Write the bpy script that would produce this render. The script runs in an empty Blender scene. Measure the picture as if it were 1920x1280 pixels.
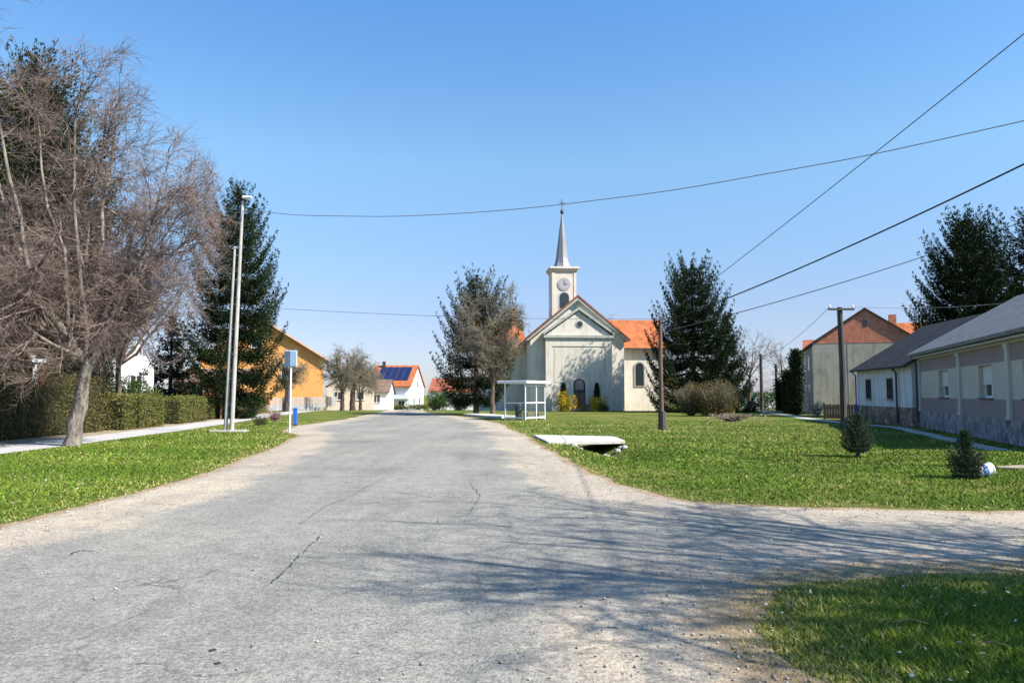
import bpy, math, random
import numpy as np
from mathutils import Vector, Matrix
from mathutils.geometry import delaunay_2d_cdt
PI = math.pi
C = bpy.context.scene.collection
scene = bpy.context.scene
# ------------------------------------------------------------------ camera
F = 1387.0; PITCH = math.atan(98/F); EYE = 1.65
cd = bpy.data.cameras.new('camera'); cam = bpy.data.objects.new('camera', cd); C.objects.link(cam)
cd.sensor_width = 36; cd.lens = F/1920*36; cd.clip_start = .05; cd.clip_end = 3000
cam.location = (0, 0, EYE); cam.rotation_euler = (PI/2+PITCH, 0, 0)
scene.camera = cam
# ------------------------------------------------------------------ light
EL = math.radians(43); SX, SY = .905, -.425
w = bpy.data.worlds.new('World'); scene.world = w; w.use_nodes = True
wn = w.node_tree; bg = wn.nodes['Background']
sky = wn.nodes.new('ShaderNodeTexSky'); sky.sky_type = 'NISHITA'; sky.sun_disc = False
sky.sun_elevation = EL; sky.sun_rotation = math.atan2(SX, SY)
sky.air_density = 1.0; sky.dust_density = .35; sky.ozone_density = 3.0; sky.altitude = 100
hs = wn.nodes.new('ShaderNodeHueSaturation'); hs.inputs['Saturation'].default_value = 1.0
# elevation grading of the clear sky (deeper overhead, softer at the horizon)
tcw = wn.nodes.new('ShaderNodeTexCoord'); spw = wn.nodes.new('ShaderNodeSeparateXYZ'); rpw = wn.nodes.new('ShaderNodeValToRGB')
wn.links.new(tcw.outputs['Generated'], spw.inputs[0]); wn.links.new(spw.outputs['Z'], rpw.inputs[0])
for i_, (p_, c_) in enumerate(((0, (.34, .345, .46)), (.1, (.42, .395, .46)), (.3, (.56, .66, .65)), (.52, (.40, .64, .80)))):
    e_ = rpw.color_ramp.elements[i_] if i_ < 2 else rpw.color_ramp.elements.new(p_)
    e_.position = p_; e_.color = (*c_, 1)
vmw = wn.nodes.new('ShaderNodeVectorMath'); vmw.operation = 'MULTIPLY'; vsw = wn.nodes.new('ShaderNodeVectorMath'); vsw.operation = 'SCALE'; vsw.inputs['Scale'].default_value = 2.0
wn.links.new(sky.outputs[0], hs.inputs['Color']); wn.links.new(hs.outputs[0], vmw.inputs[0]); wn.links.new(rpw.outputs[0], vmw.inputs[1])
wn.links.new(vmw.outputs[0], vsw.inputs[0]); wn.links.new(vsw.outputs[0], bg.inputs[0])
bg.inputs[1].default_value = .0785
sl = bpy.data.lights.new('sun', 'SUN'); sl.energy = 4.6; sl.angle = math.radians(.45); sl.color = (1, .955, .89)
so = bpy.data.objects.new('sun', sl); C.objects.link(so)
S = Vector((SX*math.cos(EL), SY*math.cos(EL), math.sin(EL))).normalized()
so.rotation_euler = S.to_track_quat('Z', 'Y').to_euler(); so.location = (20, -10, 30)
scene.view_settings.view_transform = 'Standard'; scene.view_settings.look = 'None'
scene.view_settings.exposure = 1.1; scene.view_settings.gamma = 1

# ------------------------------------------------------------------ helpers
def ray(u, v):
    dx = (u-960)/F; dy = (640-v)/F
    return Vector((dx, math.cos(PITCH)-dy*math.sin(PITCH), math.sin(PITCH)+dy*math.cos(PITCH)))
def P(u, v, Y):
    r = ray(u, v); t = Y/r.y
    return Vector((r.x*t, Y, EYE+r.z*t))
def G(u, v):
    r = ray(u, v); t = -EYE/r.z
    return (r.x*t, r.y*t)
def HS(y):   # far ground falls gently
    return -.02*max(0, min(y, 190)-72)
def ditch(x, y):
    if not (10 < y < 45 and -6 < x < 14): return 0.
    cx = 2.9-.14*(y-25)
    a = math.exp(-((x-cx)/.75)**2)
    b = 1/(1+math.exp(-(y-19.5)/.7))/(1+math.exp((y-30)/1.2))
    return -.48*a*b
def H(x, y): return HS(y)+ditch(x, y)

def nd(nt, t, **k):
    n = nt.nodes.new(t)
    for a, b in k.items(): setattr(n, a, b)
    return n
def base_mat(name, rough=.85, spec=.3):
    m = bpy.data.materials.new(name); m.use_nodes = True
    b = m.node_tree.nodes['Principled BSDF']; b.inputs['Roughness'].default_value = rough
    b.inputs['Specular IOR Level'].default_value = spec
    return m, m.node_tree, b
def c4(c): return (c[0], c[1], c[2], 1)
def noise(nt, scale, detail=6, rough=.6, coord=None, vec_scale=None):
    if coord is None:
        tc = nd(nt, 'ShaderNodeTexCoord'); coord = tc.outputs['Object']
    if vec_scale:
        mp = nd(nt, 'ShaderNodeMapping'); mp.inputs['Scale'].default_value = vec_scale
        nt.links.new(coord, mp.inputs[0]); coord = mp.outputs[0]
    n = nd(nt, 'ShaderNodeTexNoise'); n.inputs['Scale'].default_value = scale
    n.inputs['Detail'].default_value = detail; n.inputs['Roughness'].default_value = rough
    nt.links.new(coord, n.inputs['Vector']); return n.outputs['Fac']
def ramp(nt, fac, stops):
    r = nd(nt, 'ShaderNodeValToRGB'); e = r.color_ramp.elements
    while len(e) < len(stops): e.new(.5)
    for i, (p, c) in enumerate(stops): e[i].position = p; e[i].color = c4(c)
    nt.links.new(fac, r.inputs[0]); return r.outputs[0]
def mixc(nt, fac, a, b, mode='MIX'):
    m = nd(nt, 'ShaderNodeMix', data_type='RGBA', blend_type=mode)
    for s, x in ((0, fac), (6, a), (7, b)):
        if hasattr(x, 'is_linked') or hasattr(x, 'links'): nt.links.new(x, m.inputs[s])
        elif isinstance(x, (int, float)): m.inputs[s].default_value = x
        else: m.inputs[s].default_value = c4(x)
    return m.outputs[2]
def bump(nt, b, h, dist=.02, strength=.6):
    n = nd(nt, 'ShaderNodeBump'); n.inputs['Distance'].default_value = dist; n.inputs['Strength'].default_value = strength
    nt.links.new(h, n.inputs['Height']); nt.links.new(n.outputs[0], b.inputs['Normal'])
def mat(name, c, var=.25, scale=3, rough=.85, spec=.25, bmp=.01, c2=None, vs=None, metal=0, fine=None):
    m, nt, b = base_mat(name, rough, spec)
    f = noise(nt, scale, 8, .65, vec_scale=vs)
    d = c2 or tuple(x*(1-var) for x in c); l = c if c2 else tuple(min(1, x*(1+var*.6)) for x in c)
    col = ramp(nt, f, [(.32, d), (.68, l)])
    if fine:
        g = noise(nt, fine, 3, .6); col = mixc(nt, .5, col, ramp(nt, g, [(.3, (.55,)*3), (.7, (1.0,)*3)]), 'MULTIPLY')
    nt.links.new(col, b.inputs['Base Color']); b.inputs['Metallic'].default_value = metal
    if bmp: bump(nt, b, noise(nt, scale*9, 4), bmp)
    return m
def leafmat(name, dark, light, extra=None, rough=.75, trans=0):
    m, nt, b = base_mat(name, rough, .05)
    a = nd(nt, 'ShaderNodeAttribute', attribute_name='tint')
    st = [(0, dark), (.75, light)] + ([(1, extra)] if extra else [])
    col = ramp(nt, a.outputs['Fac'], st)
    nt.links.new(col, b.inputs['Base Color']); return m

class MB:
    def __init__(s): s.v = []; s.f = []; s.m = []
    def add(s, vs, fs, mi=0):
        o = len(s.v); s.v += [tuple(x) for x in vs]
        for f in fs: s.f.append([i+o for i in f]); s.m.append(mi)
    def box(s, x0, x1, y0, y1, z0, z1, mi=0):
        s.add([(x0,y0,z0),(x1,y0,z0),(x1,y1,z0),(x0,y1,z0),(x0,y0,z1),(x1,y0,z1),(x1,y1,z1),(x0,y1,z1)],
              [(0,3,2,1),(4,5,6,7),(0,1,5,4),(1,2,6,5),(2,3,7,6),(3,0,4,7)], mi)
    def prism(s, poly, axis, a, b, mi=0):
        """poly: 2-D points in the plane perpendicular to axis"""
        n = len(poly)
        def p3(p, t): return (t, p[0], p[1]) if axis == 'x' else ((p[0], t, p[1]) if axis == 'y' else (p[0], p[1], t))
        s.add([p3(p, a) for p in poly]+[p3(p, b) for p in poly],
              [tuple(range(n))[::-1], tuple(range(n, 2*n))]+[(i, (i+1)%n, n+(i+1)%n, n+i) for i in range(n)], mi)
    def tube(s, pts, rad, n=8, mi=0, cap=True):
        pts = [Vector(p) for p in pts]; rs = rad if isinstance(rad, (list, tuple)) else [rad]*len(pts)
        o = len(s.v); k = len(pts)
        for i, p in enumerate(pts):
            d = (pts[min(i+1, k-1)]-pts[max(i-1, 0)]).normalized()
            a = d.orthogonal().normalized() if i == 0 else (a-d*a.dot(d)).normalized()
            b = d.cross(a)
            for j in range(n):
                t = 2*PI*j/n; q = p+(a*math.cos(t)+b*math.sin(t))*rs[i]; s.v.append((q.x, q.y, q.z))
        for i in range(k-1):
            for j in range(n):
                s.f.append([o+i*n+j, o+i*n+(j+1)%n, o+(i+1)*n+(j+1)%n, o+(i+1)*n+j]); s.m.append(mi)
        if cap:
            s.f.append([o+j for j in range(n)][::-1]); s.m.append(mi); s.f.append([o+(k-1)*n+j for j in range(n)]); s.m.append(mi)
    def lathe(s, c, prof, n=20, mi=0):
        o = len(s.v)
        for (r, z) in prof:
            for j in range(n):
                t = 2*PI*j/n; s.v.append((c[0]+r*math.cos(t), c[1]+r*math.sin(t), c[2]+z))
        for i in range(len(prof)-1):
            for j in range(n): s.f.append([o+i*n+j, o+i*n+(j+1)%n, o+(i+1)*n+(j+1)%n, o+(i+1)*n+j]); s.m.append(mi)
        s.f.append([o+j for j in range(n)][::-1]); s.m.append(mi)
        s.f.append([o+(len(prof)-1)*n+j for j in range(n)]); s.m.append(mi)
    def disc(s, c, r, y0, y1, n=24, mi=0):
        s.prism([(c[0]+r*math.cos(2*PI*i/n), c[1]+r*math.sin(2*PI*i/n)) for i in range(n)], 'y', y0, y1, mi)
    def arch(s, cx, z0, w_, h_, y0, y1, n=12, mi=0):
        r = w_/2; pts = [(cx-r, z0), (cx+r, z0)]+[(cx+r*math.cos(PI*i/n), z0+h_-r+r*math.sin(PI*i/n)) for i in range(n+1)]
        s.prism(pts, 'y', y0, y1, mi)
    def build(s, name, mats, parent=None, smooth=False, bevel=0):
        me = bpy.data.meshes.new(name); me.from_pydata(s.v, [], s.f)
        mats = mats if isinstance(mats, (list, tuple)) else [mats]
        for m in mats: me.materials.append(m)
        if len(mats) > 1: me.polygons.foreach_set('material_index', s.m)
        if smooth: me.polygons.foreach_set('use_smooth', [True]*len(s.f))
        me.update(); o = bpy.data.objects.new(name, me); C.objects.link(o)
        if parent: o.parent = parent
        if bevel:
            b = o.modifiers.new('bevel', 'BEVEL'); b.width = bevel; b.segments = 2; b.limit_method = 'ANGLE'
        return o
def npmesh(name, V, Fc, m, parent=None, tint=None, k=None):
    """V (n,3) floats, Fc (f,k) ints"""
    me = bpy.data.meshes.new(name); nf, k = Fc.shape
    me.vertices.add(len(V)); me.vertices.foreach_set('co', np.asarray(V, np.float32).ravel())
    me.loops.add(nf*k); me.loops.foreach_set('vertex_index', Fc.astype(np.int32).ravel())
    me.polygons.add(nf); me.polygons.foreach_set('loop_start', np.arange(0, nf*k, k, dtype=np.int32))
    if tint is not None:
        a = me.attributes.new('tint', 'FLOAT', 'FACE'); a.data.foreach_set('value', np.asarray(tint, np.float32))
    me.materials.append(m); me.update(calc_edges=True); me.validate()
    o = bpy.data.objects.new(name, me); C.objects.link(o)
    if parent: o.parent = parent
    return o
def tag(o, label=None, cat=None, group=None, kind=None):
    for k, v in (('label', label), ('category', cat), ('group', group), ('kind', kind)):
        if v: o[k] = v
    return o
def empty(name, loc=(0,0,0), rz=0, **k):
    o = bpy.data.objects.new(name, None); C.objects.link(o); o.location = loc; o.rotation_euler = (0, 0, rz)
    o.empty_display_size = .3; return tag(o, **k)
def copy_tree(o, loc, rz=0, sc=1, label=None):
    r = o.copy(); C.objects.link(r); r.location = loc; r.rotation_euler = (0, 0, rz); r.scale = (sc if isinstance(sc, tuple) else (sc,)*3)
    if label: r['label'] = label
    for ch in list(o.children):
        c = ch.copy(); C.objects.link(c); c.parent = r
        for g in list(ch.children):
            d = g.copy(); C.objects.link(d); d.parent = c
    return r

# cards: thin diamonds
def cards(cen, dirs, L, W, rng):
    n = len(cen); dirs = dirs/(np.linalg.norm(dirs, axis=1, keepdims=True)+1e-9)
    r = rng.normal(size=(n, 3)); s = np.cross(dirs, r); s /= (np.linalg.norm(s, axis=1, keepdims=True)+1e-9)
    L = np.asarray(L).reshape(-1, 1)*np.ones((n, 1)); W = np.asarray(W).reshape(-1, 1)*np.ones((n, 1))
    V = np.empty((n, 4, 3)); V[:, 0] = cen; V[:, 1] = cen+dirs*L*.45+s*W*.5; V[:, 2] = cen+dirs*L; V[:, 3] = cen+dirs*L*.45-s*W*.5
    return V.reshape(-1, 3), np.arange(4*n).reshape(-1, 4)
def tubes_np(lines, n=3):
    """lines: list of (pts list of 3-vectors, radii list) -> V, F"""
    Vs = []; Fs = []; o = 0; ang = np.arange(n)*2*PI/n; ca, sa = np.cos(ang), np.sin(ang)
    by = {}
    for p, r in lines: by.setdefault(len(p), []).append((p, r))
    for k, ls in by.items():
        Pn = np.array([l[0] for l in ls], float); R = np.array([l[1] for l in ls], float); m = len(ls)
        D = np.empty_like(Pn); D[:, 1:-1] = Pn[:, 2:]-Pn[:, :-2]; D[:, 0] = Pn[:, 1]-Pn[:, 0]; D[:, -1] = Pn[:, -1]-Pn[:, -2]
        D /= np.linalg.norm(D, axis=2, keepdims=True)+1e-9
        ref = np.where(np.abs(D[:, :1, 2:3]) > .9, np.array([1., 0, 0]), np.array([0, 0, 1.]))*np.ones_like(D)
        A = np.cross(D, ref); A /= np.linalg.norm(A, axis=2, keepdims=True)+1e-9; B = np.cross(D, A)
        ring = Pn[:, :, None]+(A[:, :, None]*ca[None, None, :, None]+B[:, :, None]*sa[None, None, :, None])*R[:, :, None, None]
        Vs.append(ring.reshape(-1, 3))
        base = (np.arange(m)*k*n)[:, None, None]+(np.arange(k-1)*n)[None, :, None]+np.zeros((1, 1, n), int)
        j = np.arange(n)[None, None, :]; j2 = (j+1) % n
        f = np.stack([base+j, base+j2, base+n+j2, base+n+j], -1).reshape(-1, 4)+o
        Fs.append(f); o += m*k*n
    return np.concatenate(Vs), np.concatenate(Fs)

# ------------------------------------------------------------------ materials
def asphalt_mat():
    m, nt, b = base_mat('worn_asphalt', .92, .2)
    a = nd(nt, 'ShaderNodeAttribute', attribute_name='wear').outputs['Fac']
    big = noise(nt, .55, 7, .65); mid = noise(nt, 3.5, 6, .7); fine = noise(nt, 55, 3, .75); grit = noise(nt, 190, 2, .7)
    ad = nd(nt, 'ShaderNodeMath', operation='MULTIPLY_ADD'); ad.inputs[1].default_value = .9; nt.links.new(big, ad.inputs[0]); 
    s1 = nd(nt, 'ShaderNodeMath', operation='SUBTRACT'); nt.links.new(a, s1.inputs[0]); s1.inputs[1].default_value = .45; nt.links.new(s1.outputs[0], ad.inputs[2])
    fac = ramp(nt, ad.outputs[0], [(.44, (0,)*3), (.58, (1,)*3)])
    asp = ramp(nt, mid, [(.3, (.225, .215, .185)), (.7, (.33, .312, .265))])
    grv = ramp(nt, mid, [(.3, (.37, .31, .235)), (.7, (.49, .42, .325))])
    col = mixc(nt, fac, asp, grv)
    # long stripes worn by tyres
    st = noise(nt, .9, 4, .5, vec_scale=(1.6, .12, 1)); col = mixc(nt, .7, col, ramp(nt, st, [(.35, (.86,)*3), (.6, (1.05,)*3)]), 'MULTIPLY')
    col = mixc(nt, .75, col, ramp(nt, fine, [(.36, (.5,)*3), (.62, (1.25,)*3)]), 'MULTIPLY')
    col = mixc(nt, .55, col, ramp(nt, grit, [(.36, (.5,)*3), (.62, (1.3,)*3)]), 'MULTIPLY')
    blot = noise(nt, .28, 5, .55); col = mixc(nt, .8, col, ramp(nt, blot, [(.36, (.74, .745, .75)), (.44, (.95,)*3), (.56, (1.0, 1.0, 1.0)), (.62, (1.17, 1.14, 1.08))]), 'MULTIPLY')
    agg = noise(nt, 22, 2, .8); col = mixc(nt, .7, col, ramp(nt, agg, [(.38, (.62,)*3), (.5, (1,)*3), (.66, (1.25,)*3)]), 'MULTIPLY')
    so_ = nd(nt, 'ShaderNodeAttribute', attribute_name='soil').outputs['Fac']
    sn = nd(nt, 'ShaderNodeMath', operation='MULTIPLY_ADD'); nt.links.new(noise(nt, 5, 6, .75), sn.inputs[0]); sn.inputs[1].default_value = .9
    sq = nd(nt, 'ShaderNodeMath', operation='SUBTRACT'); nt.links.new(so_, sq.inputs[0]); sq.inputs[1].default_value = .45; nt.links.new(sq.outputs[0], sn.inputs[2])
    soilc = mixc(nt, .8, ramp(nt, mid, [(.35, (.22, .145, .085)), (.65, (.42, .31, .19))]), ramp(nt, fine, [(.3, (.5,)*3), (.7, (1.3,)*3)]), 'MULTIPLY')
    col = mixc(nt, ramp(nt, sn.outputs[0], [(.3, (0,)*3), (.6, (1,)*3)]), col, soilc)
    # hairline cracks
    v = nd(nt, 'ShaderNodeTexVoronoi', feature='DISTANCE_TO_EDGE'); v.inputs['Scale'].default_value = .33
    tc = nd(nt, 'ShaderNodeTexCoord'); nz = nd(nt, 'ShaderNodeTexNoise'); nz.inputs['Scale'].default_value = 1.6; nz.inputs['Detail'].default_value = 6
    nt.links.new(tc.outputs['Object'], nz.inputs[0]); mx = nd(nt, 'ShaderNodeVectorMath', operation='ADD')
    nt.links.new(tc.outputs['Object'], mx.inputs[0]); nt.links.new(nz.outputs['Color'], mx.inputs[1]); nt.links.new(mx.outputs[0], v.inputs['Vector'])
    cr = ramp(nt, v.outputs['Distance'], [(.0, (.5,)*3), (.006, (1,)*3)]); br = ramp(nt, big, [(.45, (0,)*3), (.6, (1,)*3)])
    col = mixc(nt, br, col, mixc(nt, 1.0, col, cr, 'MULTIPLY'))
    nt.links.new(col, b.inputs['Base Color']); bump(nt, b, fine, .012, .9)
    return m
def grass_ground():
    m, nt, b = base_mat('lawn_soil', .95, .1)
    n1 = noise(nt, .35, 7, .6); n2 = noise(nt, 4, 6, .7); n3 = noise(nt, 40, 4, .7)
    g = ramp(nt, n1, [(.3, (.075, .125, .018)), (.48, (.12, .15, .028)), (.66, (.22, .19, .07))])
    col = mixc(nt, .8, g, ramp(nt, n2, [(.3, (1.5, .95, .8)), (.45, (.8, .85, .7)), (.7, (1.25, 1.2, 1.1))]), 'MULTIPLY')
    col = mixc(nt, .7, col, ramp(nt, n3, [(.3, (.45,)*3), (.7, (1.35,)*3)]), 'MULTIPLY')
    nt.links.new(col, b.inputs['Base Color']); bump(nt, b, n3, .05, .8); return m
def tile_mat(name, c, rows=3.2, dark=.6, var=.5):
    m, nt, b = base_mat(name, .8, .2)
    tc = nd(nt, 'ShaderNodeTexCoord'); sp = nd(nt, 'ShaderNodeSeparateXYZ'); nt.links.new(tc.outputs['Object'], sp.inputs[0])
    w1 = nd(nt, 'ShaderNodeTexWave', wave_type='BANDS', bands_direction='Z', wave_profile='SAW'); w1.inputs['Scale'].default_value = rows; w1.inputs['Distortion'].default_value = .4
    nt.links.new(tc.outputs['Object'], w1.inputs[0])
    n = noise(nt, 1.3, 8, .7); n2 = noise(nt, 9, 4, .7)
    col = ramp(nt, n, [(.3, tuple(x*(1-var) for x in c)), (.7, tuple(x*(1+var*.5) for x in c))])
    col = mixc(nt, .8, col, ramp(nt, n2, [(.35, (.55,)*3), (.65, (1.2,)*3)]), 'MULTIPLY')
    col = mixc(nt, 1, col, ramp(nt, w1.outputs['Fac'], [(0, (dark,)*3), (.25, (1,)*3)]), 'MULTIPLY')
    nt.links.new(col, b.inputs['Base Color']); bump(nt, b, w1.outputs['Fac'], .03, .7); return m
def stained(name, c, st=(.62, .58, .52)):
    m, nt, b = base_mat(name, .92, .1)
    col = ramp(nt, noise(nt, .9, 8, .7), [(.3, tuple(x*.86 for x in c)), (.7, c)])
    streak = noise(nt, 2.6, 6, .7, vec_scale=(1, 1, .18))
    col = mixc(nt, .8, col, ramp(nt, streak, [(.36, st), (.52, (1,)*3)]), 'MULTIPLY')
    nt.links.new(col, b.inputs['Base Color']); bump(nt, b, noise(nt, 12, 5), .006); return m
def brick_mat(name, c1, c2, mortar, sc=4.5, vert='XZ'):
    m, nt, b = base_mat(name, .9, .15)
    tc = nd(nt, 'ShaderNodeTexCoord'); sp = nd(nt, 'ShaderNodeSeparateXYZ'); cb = nd(nt, 'ShaderNodeCombineXYZ')
    nt.links.new(tc.outputs['Object'], sp.inputs[0]); nt.links.new(sp.outputs['X'], cb.inputs['X']); nt.links.new(sp.outputs['Z'], cb.inputs['Y'])
    br = nd(nt, 'ShaderNodeTexBrick'); br.inputs['Scale'].default_value = sc
    br.inputs['Color1'].default_value = c4(c1); br.inputs['Color2'].default_value = c4(c2); br.inputs['Mortar'].default_value = c4(mortar)
    br.inputs['Mortar Size'].default_value = .025
    nt.links.new(cb.outputs[0], br.inputs[0])
    col = mixc(nt, .9, br.outputs['Color'], ramp(nt, noise(nt, 2.2, 8, .7), [(.3, (.6,)*3), (.7, (1.25,)*3)]), 'MULTIPLY')
    nt.links.new(col, b.inputs['Base Color']); bump(nt, b, br.outputs['Fac'], -.01, .6); return m
def rubble_mat(name, stops, sc=3.2, mortar=(.2, .19, .19)):
    m, nt, b = base_mat(name, .9, .15)
    tc = nd(nt, 'ShaderNodeTexCoord'); v = nd(nt, 'ShaderNodeTexVoronoi'); v.inputs['Scale'].default_value = sc
    e = nd(nt, 'ShaderNodeTexVoronoi', feature='DISTANCE_TO_EDGE'); e.inputs['Scale'].default_value = sc
    for q in (v, e): nt.links.new(tc.outputs['Object'], q.inputs[0])
    sp = nd(nt, 'ShaderNodeSeparateColor'); nt.links.new(v.outputs['Color'], sp.inputs[0])
    col = mixc(nt, ramp(nt, e.outputs['Distance'], [(.02, (0,)*3), (.06, (1,)*3)]), mortar, ramp(nt, sp.outputs[0], stops))
    nt.links.new(col, b.inputs['Base Color']); bump(nt, b, e.outputs['Distance'], .05, .8); return m
def glass_mat(name='dark_glass', c=(.03, .035, .04)):
    m, nt, b = base_mat(name, .08, .6); b.inputs['Base Color'].default_value = c4(c); return m
def bark_mat(name, c, c2, sc=6):
    return mat(name, c, scale=sc, c2=c2, bmp=.03, vs=(1, 1, .25), rough=.95, spec=.1)

M = {}
M['road'] = asphalt_mat(); M['grass'] = grass_ground()
M['walk'] = mat('pale_concrete', (.5, .475, .44), .2, 1.2, fine=40)
M['concrete'] = mat('concrete', (.46, .44, .4), .25, 2, fine=30)
M['kerb'] = mat('kerb_stone', (.5, .48, .43), .3, 2)
M['dirt'] = mat('bare_soil', (.42, .33, .23), scale=2.5, c2=(.25, .19, .12), fine=45, bmp=.03)
M['plaster'] = stained('church_plaster', (.68, .625, .53), (.78, .75, .7))
M['plaster_panel'] = stained('church_panel_plaster', (.63, .58, .49), (.78, .75, .7))
M['plaster_grey'] = mat('grey_green_trim', (.36, .37, .33), .15, 1, bmp=.004)
M['tower_plaster'] = mat('tower_plaster', (.66, .58, .48), .12, 1.2, bmp=.004)
M['tin'] = mat('spire_tin', (.21, .215, .225), .3, 1.2, rough=.5, spec=.5, vs=(3, 3, .4))
M['orange_tile'] = tile_mat('orange_tiles', (.5, .155, .055), 3.5, .8)
M['red_tile'] = tile_mat('red_tiles', (.4, .13, .075), 3.5, .7)
M['brown_tile'] = tile_mat('brown_tiles', (.23, .15, .11), 3.2, .7)
M['slate'] = tile_mat('grey_slate', (.25, .235, .23), 2.4, .8, .25)
M['old_slate'] = tile_mat('old_dark_slate', (.065, .06, .058), 2.4, .7, .4)
M['wall_light'] = mat('light_grey_render', (.53, .48, .41), .1, 1, bmp=.003)
M['wall_mauve'] = mat('mauve_grey_render', (.29, .225, .215), .12, 1.3, bmp=.003)
M['wall_trim'] = mat('pale_trim', (.52, .5, .47), .08, 1.5, bmp=.002)
M['stone_plinth'] = rubble_mat('mauve_rubble', [(0, (.16, .13, .15)), (.5, (.29, .26, .28)), (1, (.38, .34, .33))], 3.5)
M['brown_plinth'] = rubble_mat('brown_rubble', [(0, (.13, .095, .07)), (.5, (.26, .2, .15)), (1, (.36, .28, .22))], 2.5, (.12, .1, .09))
M['white_wall'] = mat('white_render', (.75, .75, .74), .07, 1.2, bmp=.003)
M['bluewhite'] = stained('bluish_white_render', (.64, .66, .68), (.7, .72, .75))
M['white_paint'] = mat('white_paint', (.78, .78, .77), .05, 4, rough=.5, bmp=0)
M['rough_plaster'] = stained('rough_old_plaster', (.56, .51, .39))
M['brick'] = brick_mat('red_brick', (.8, .25, .13), (.6, .18, .1), (.6, .48, .36), 3.5)
M['orange_wall'] = mat('orange_render', (.66, .31, .095), .1, 1, bmp=.004)
M['cream_wall'] = mat('cream_render', (.6, .5, .4), .12, 1.2, bmp=.004)
M['pink_trim'] = mat('pinkish_board', (.55, .38, .3), .15, 3)
M['glass'] = glass_mat(); M['panel_glass'] = glass_mat('solar_glass', (.01, .02, .07))
M['blind'] = mat('roller_blind', (.62, .61, .6), .05, 20, vs=(.1, .1, 6), bmp=0)
M['dark_metal'] = mat('dark_metal', (.05, .055, .06), .3, 5, rough=.55, spec=.4, bmp=0)
M['galv'] = mat('galvanised_metal', (.42, .43, .43), .15, 5, rough=.45, spec=.5, bmp=0)
M['sign_blue'] = mat('pale_blue_plate', (.3, .42, .56), .08, 5, rough=.5, bmp=0)
M['sign_back'] = mat('grey_blue_plate_back', (.09, .14, .22), .1, 5, rough=.5, bmp=0)
M['blue'] = mat('blue_plastic', (.02, .11, .5), .1, 5, rough=.5, bmp=0)
M['red'] = mat('red_paint', (.5, .05, .03), .15, 4, rough=.5, bmp=0)
M['yellow'] = mat('yellow_paint', (.7, .5, .04), .1, 4, rough=.6, bmp=0)
M['wood_pole'] = mat('weathered_pole_wood', (.2, .13, .095), c2=(.1, .065, .05), scale=5, vs=(1, 1, .12), bmp=.01)
M['dark_wood'] = mat('dark_pole_wood', (.1, .085, .075), c2=(.045, .04, .037), scale=5, vs=(1, 1, .12), bmp=.01)
M['brown_wood'] = mat('brown_fence_wood', (.2, .12, .07), .3, 3, vs=(4, 4, .5))
M['wire'] = mat('black_cable', (.03, .03, .032), .1, 3, bmp=0)
M['wire_grey'] = mat('grey_cable', (.13, .14, .16), .1, 3, bmp=0)
M['twig'] = mat('pinkish_brown_twigs', (.33, .245, .205), c2=(.05, .034, .028), scale=5, bmp=0, rough=.9)
M['twig_grey'] = mat('grey_twigs', (.32, .265, .25), c2=(.11, .085, .085), scale=4, bmp=0, rough=.9)
M['twig_olive'] = mat('olive_grey_twigs', (.24, .21, .15), c2=(.12, .1, .07), scale=1.5, bmp=0, rough=.9)
M['bark'] = bark_mat('grey_birch_like_bark', (.38, .33, .27), (.03, .024, .02), 9)
M['bark_dark'] = bark_mat('dark_bark', (.11, .085, .065), (.035, .028, .022), 6)
M['bark_brown'] = bark_mat('brown_bark', (.2, .15, .11), (.08, .06, .045), 6)
M['spruce'] = leafmat('spruce_needles', (.008, .016, .008), (.038, .058, .022), (.09, .09, .035))
M['bluespruce'] = leafmat('young_fir_needles', (.02, .045, .028), (.07, .115, .06), (.14, .18, .09))
M['olivespruce'] = leafmat('olive_conifer_needles', (.022, .026, .014), (.075, .078, .035), (.17, .14, .07))
M['hedge'] = leafmat('hedge_leaves', (.04, .05, .012), (.19, .19, .05), (.25, .19, .08))
M['hedge_brown'] = leafmat('brown_hedge_leaves', (.045, .04, .015), (.16, .13, .045), (.18, .13, .06))
M['evergreen'] = leafmat('evergreen_leaves', (.015, .035, .01), (.07, .12, .03), (.2, .25, .08))
M['forsythia'] = leafmat('yellow_blossom', (.2, .15, .02), (.65, .45, .03), (.8, .6, .08))
M['pinkbloom'] = leafmat('pink_blossom', (.2, .12, .1), (.5, .25, .25), (.6, .45, .4))
M['blade'] = leafmat('grass_blades', (.055, .12, .012), (.17, .235, .03), (.46, .37, .16), rough=.6)
M['litter'] = leafmat('dry_leaves', (.3, .2, .12), (.6, .52, .42), (.85, .82, .76))

# ------------------------------------------------------------------ areas
def jitter(poly, step, amp, seed, closed=True):
    rng = random.Random(seed); W_ = [(rng.uniform(-1, 1)*k_, rng.uniform(-1, 1)*k_, rng.random()*6, am_) for k_, am_ in ((1.5, .8), (4, .6), (9, .4), (16, .3))]; out = []; n = len(poly) if closed else len(poly)-1
    for i in range(n):
        a = poly[i]; b = poly[(i+1) % len(poly)]; L = math.hypot(b[0]-a[0], b[1]-a[1])
        near = min(math.hypot(*a), math.hypot(*b)); st = step*max(1, near/12); k = max(1, int(L/st)) if L < 45 else 12
        nx, ny = (-(b[1]-a[1])/max(L, 1e-6), (b[0]-a[0])/max(L, 1e-6))
        for j in range(k):
            t = j/k; sa = sum(math.sin((a[0]+(b[0]-a[0])*t)*f1+(a[1]+(b[1]-a[1])*t)*f2+ph)*am for f1, f2, ph, am in W_); q = (sa+(rng.random()-.5)*.5)*amp*max(1, near/25)
            out.append((a[0]+(b[0]-a[0])*t+nx*q, a[1]+(b[1]-a[1])*t+ny*q))
    return out
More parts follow.
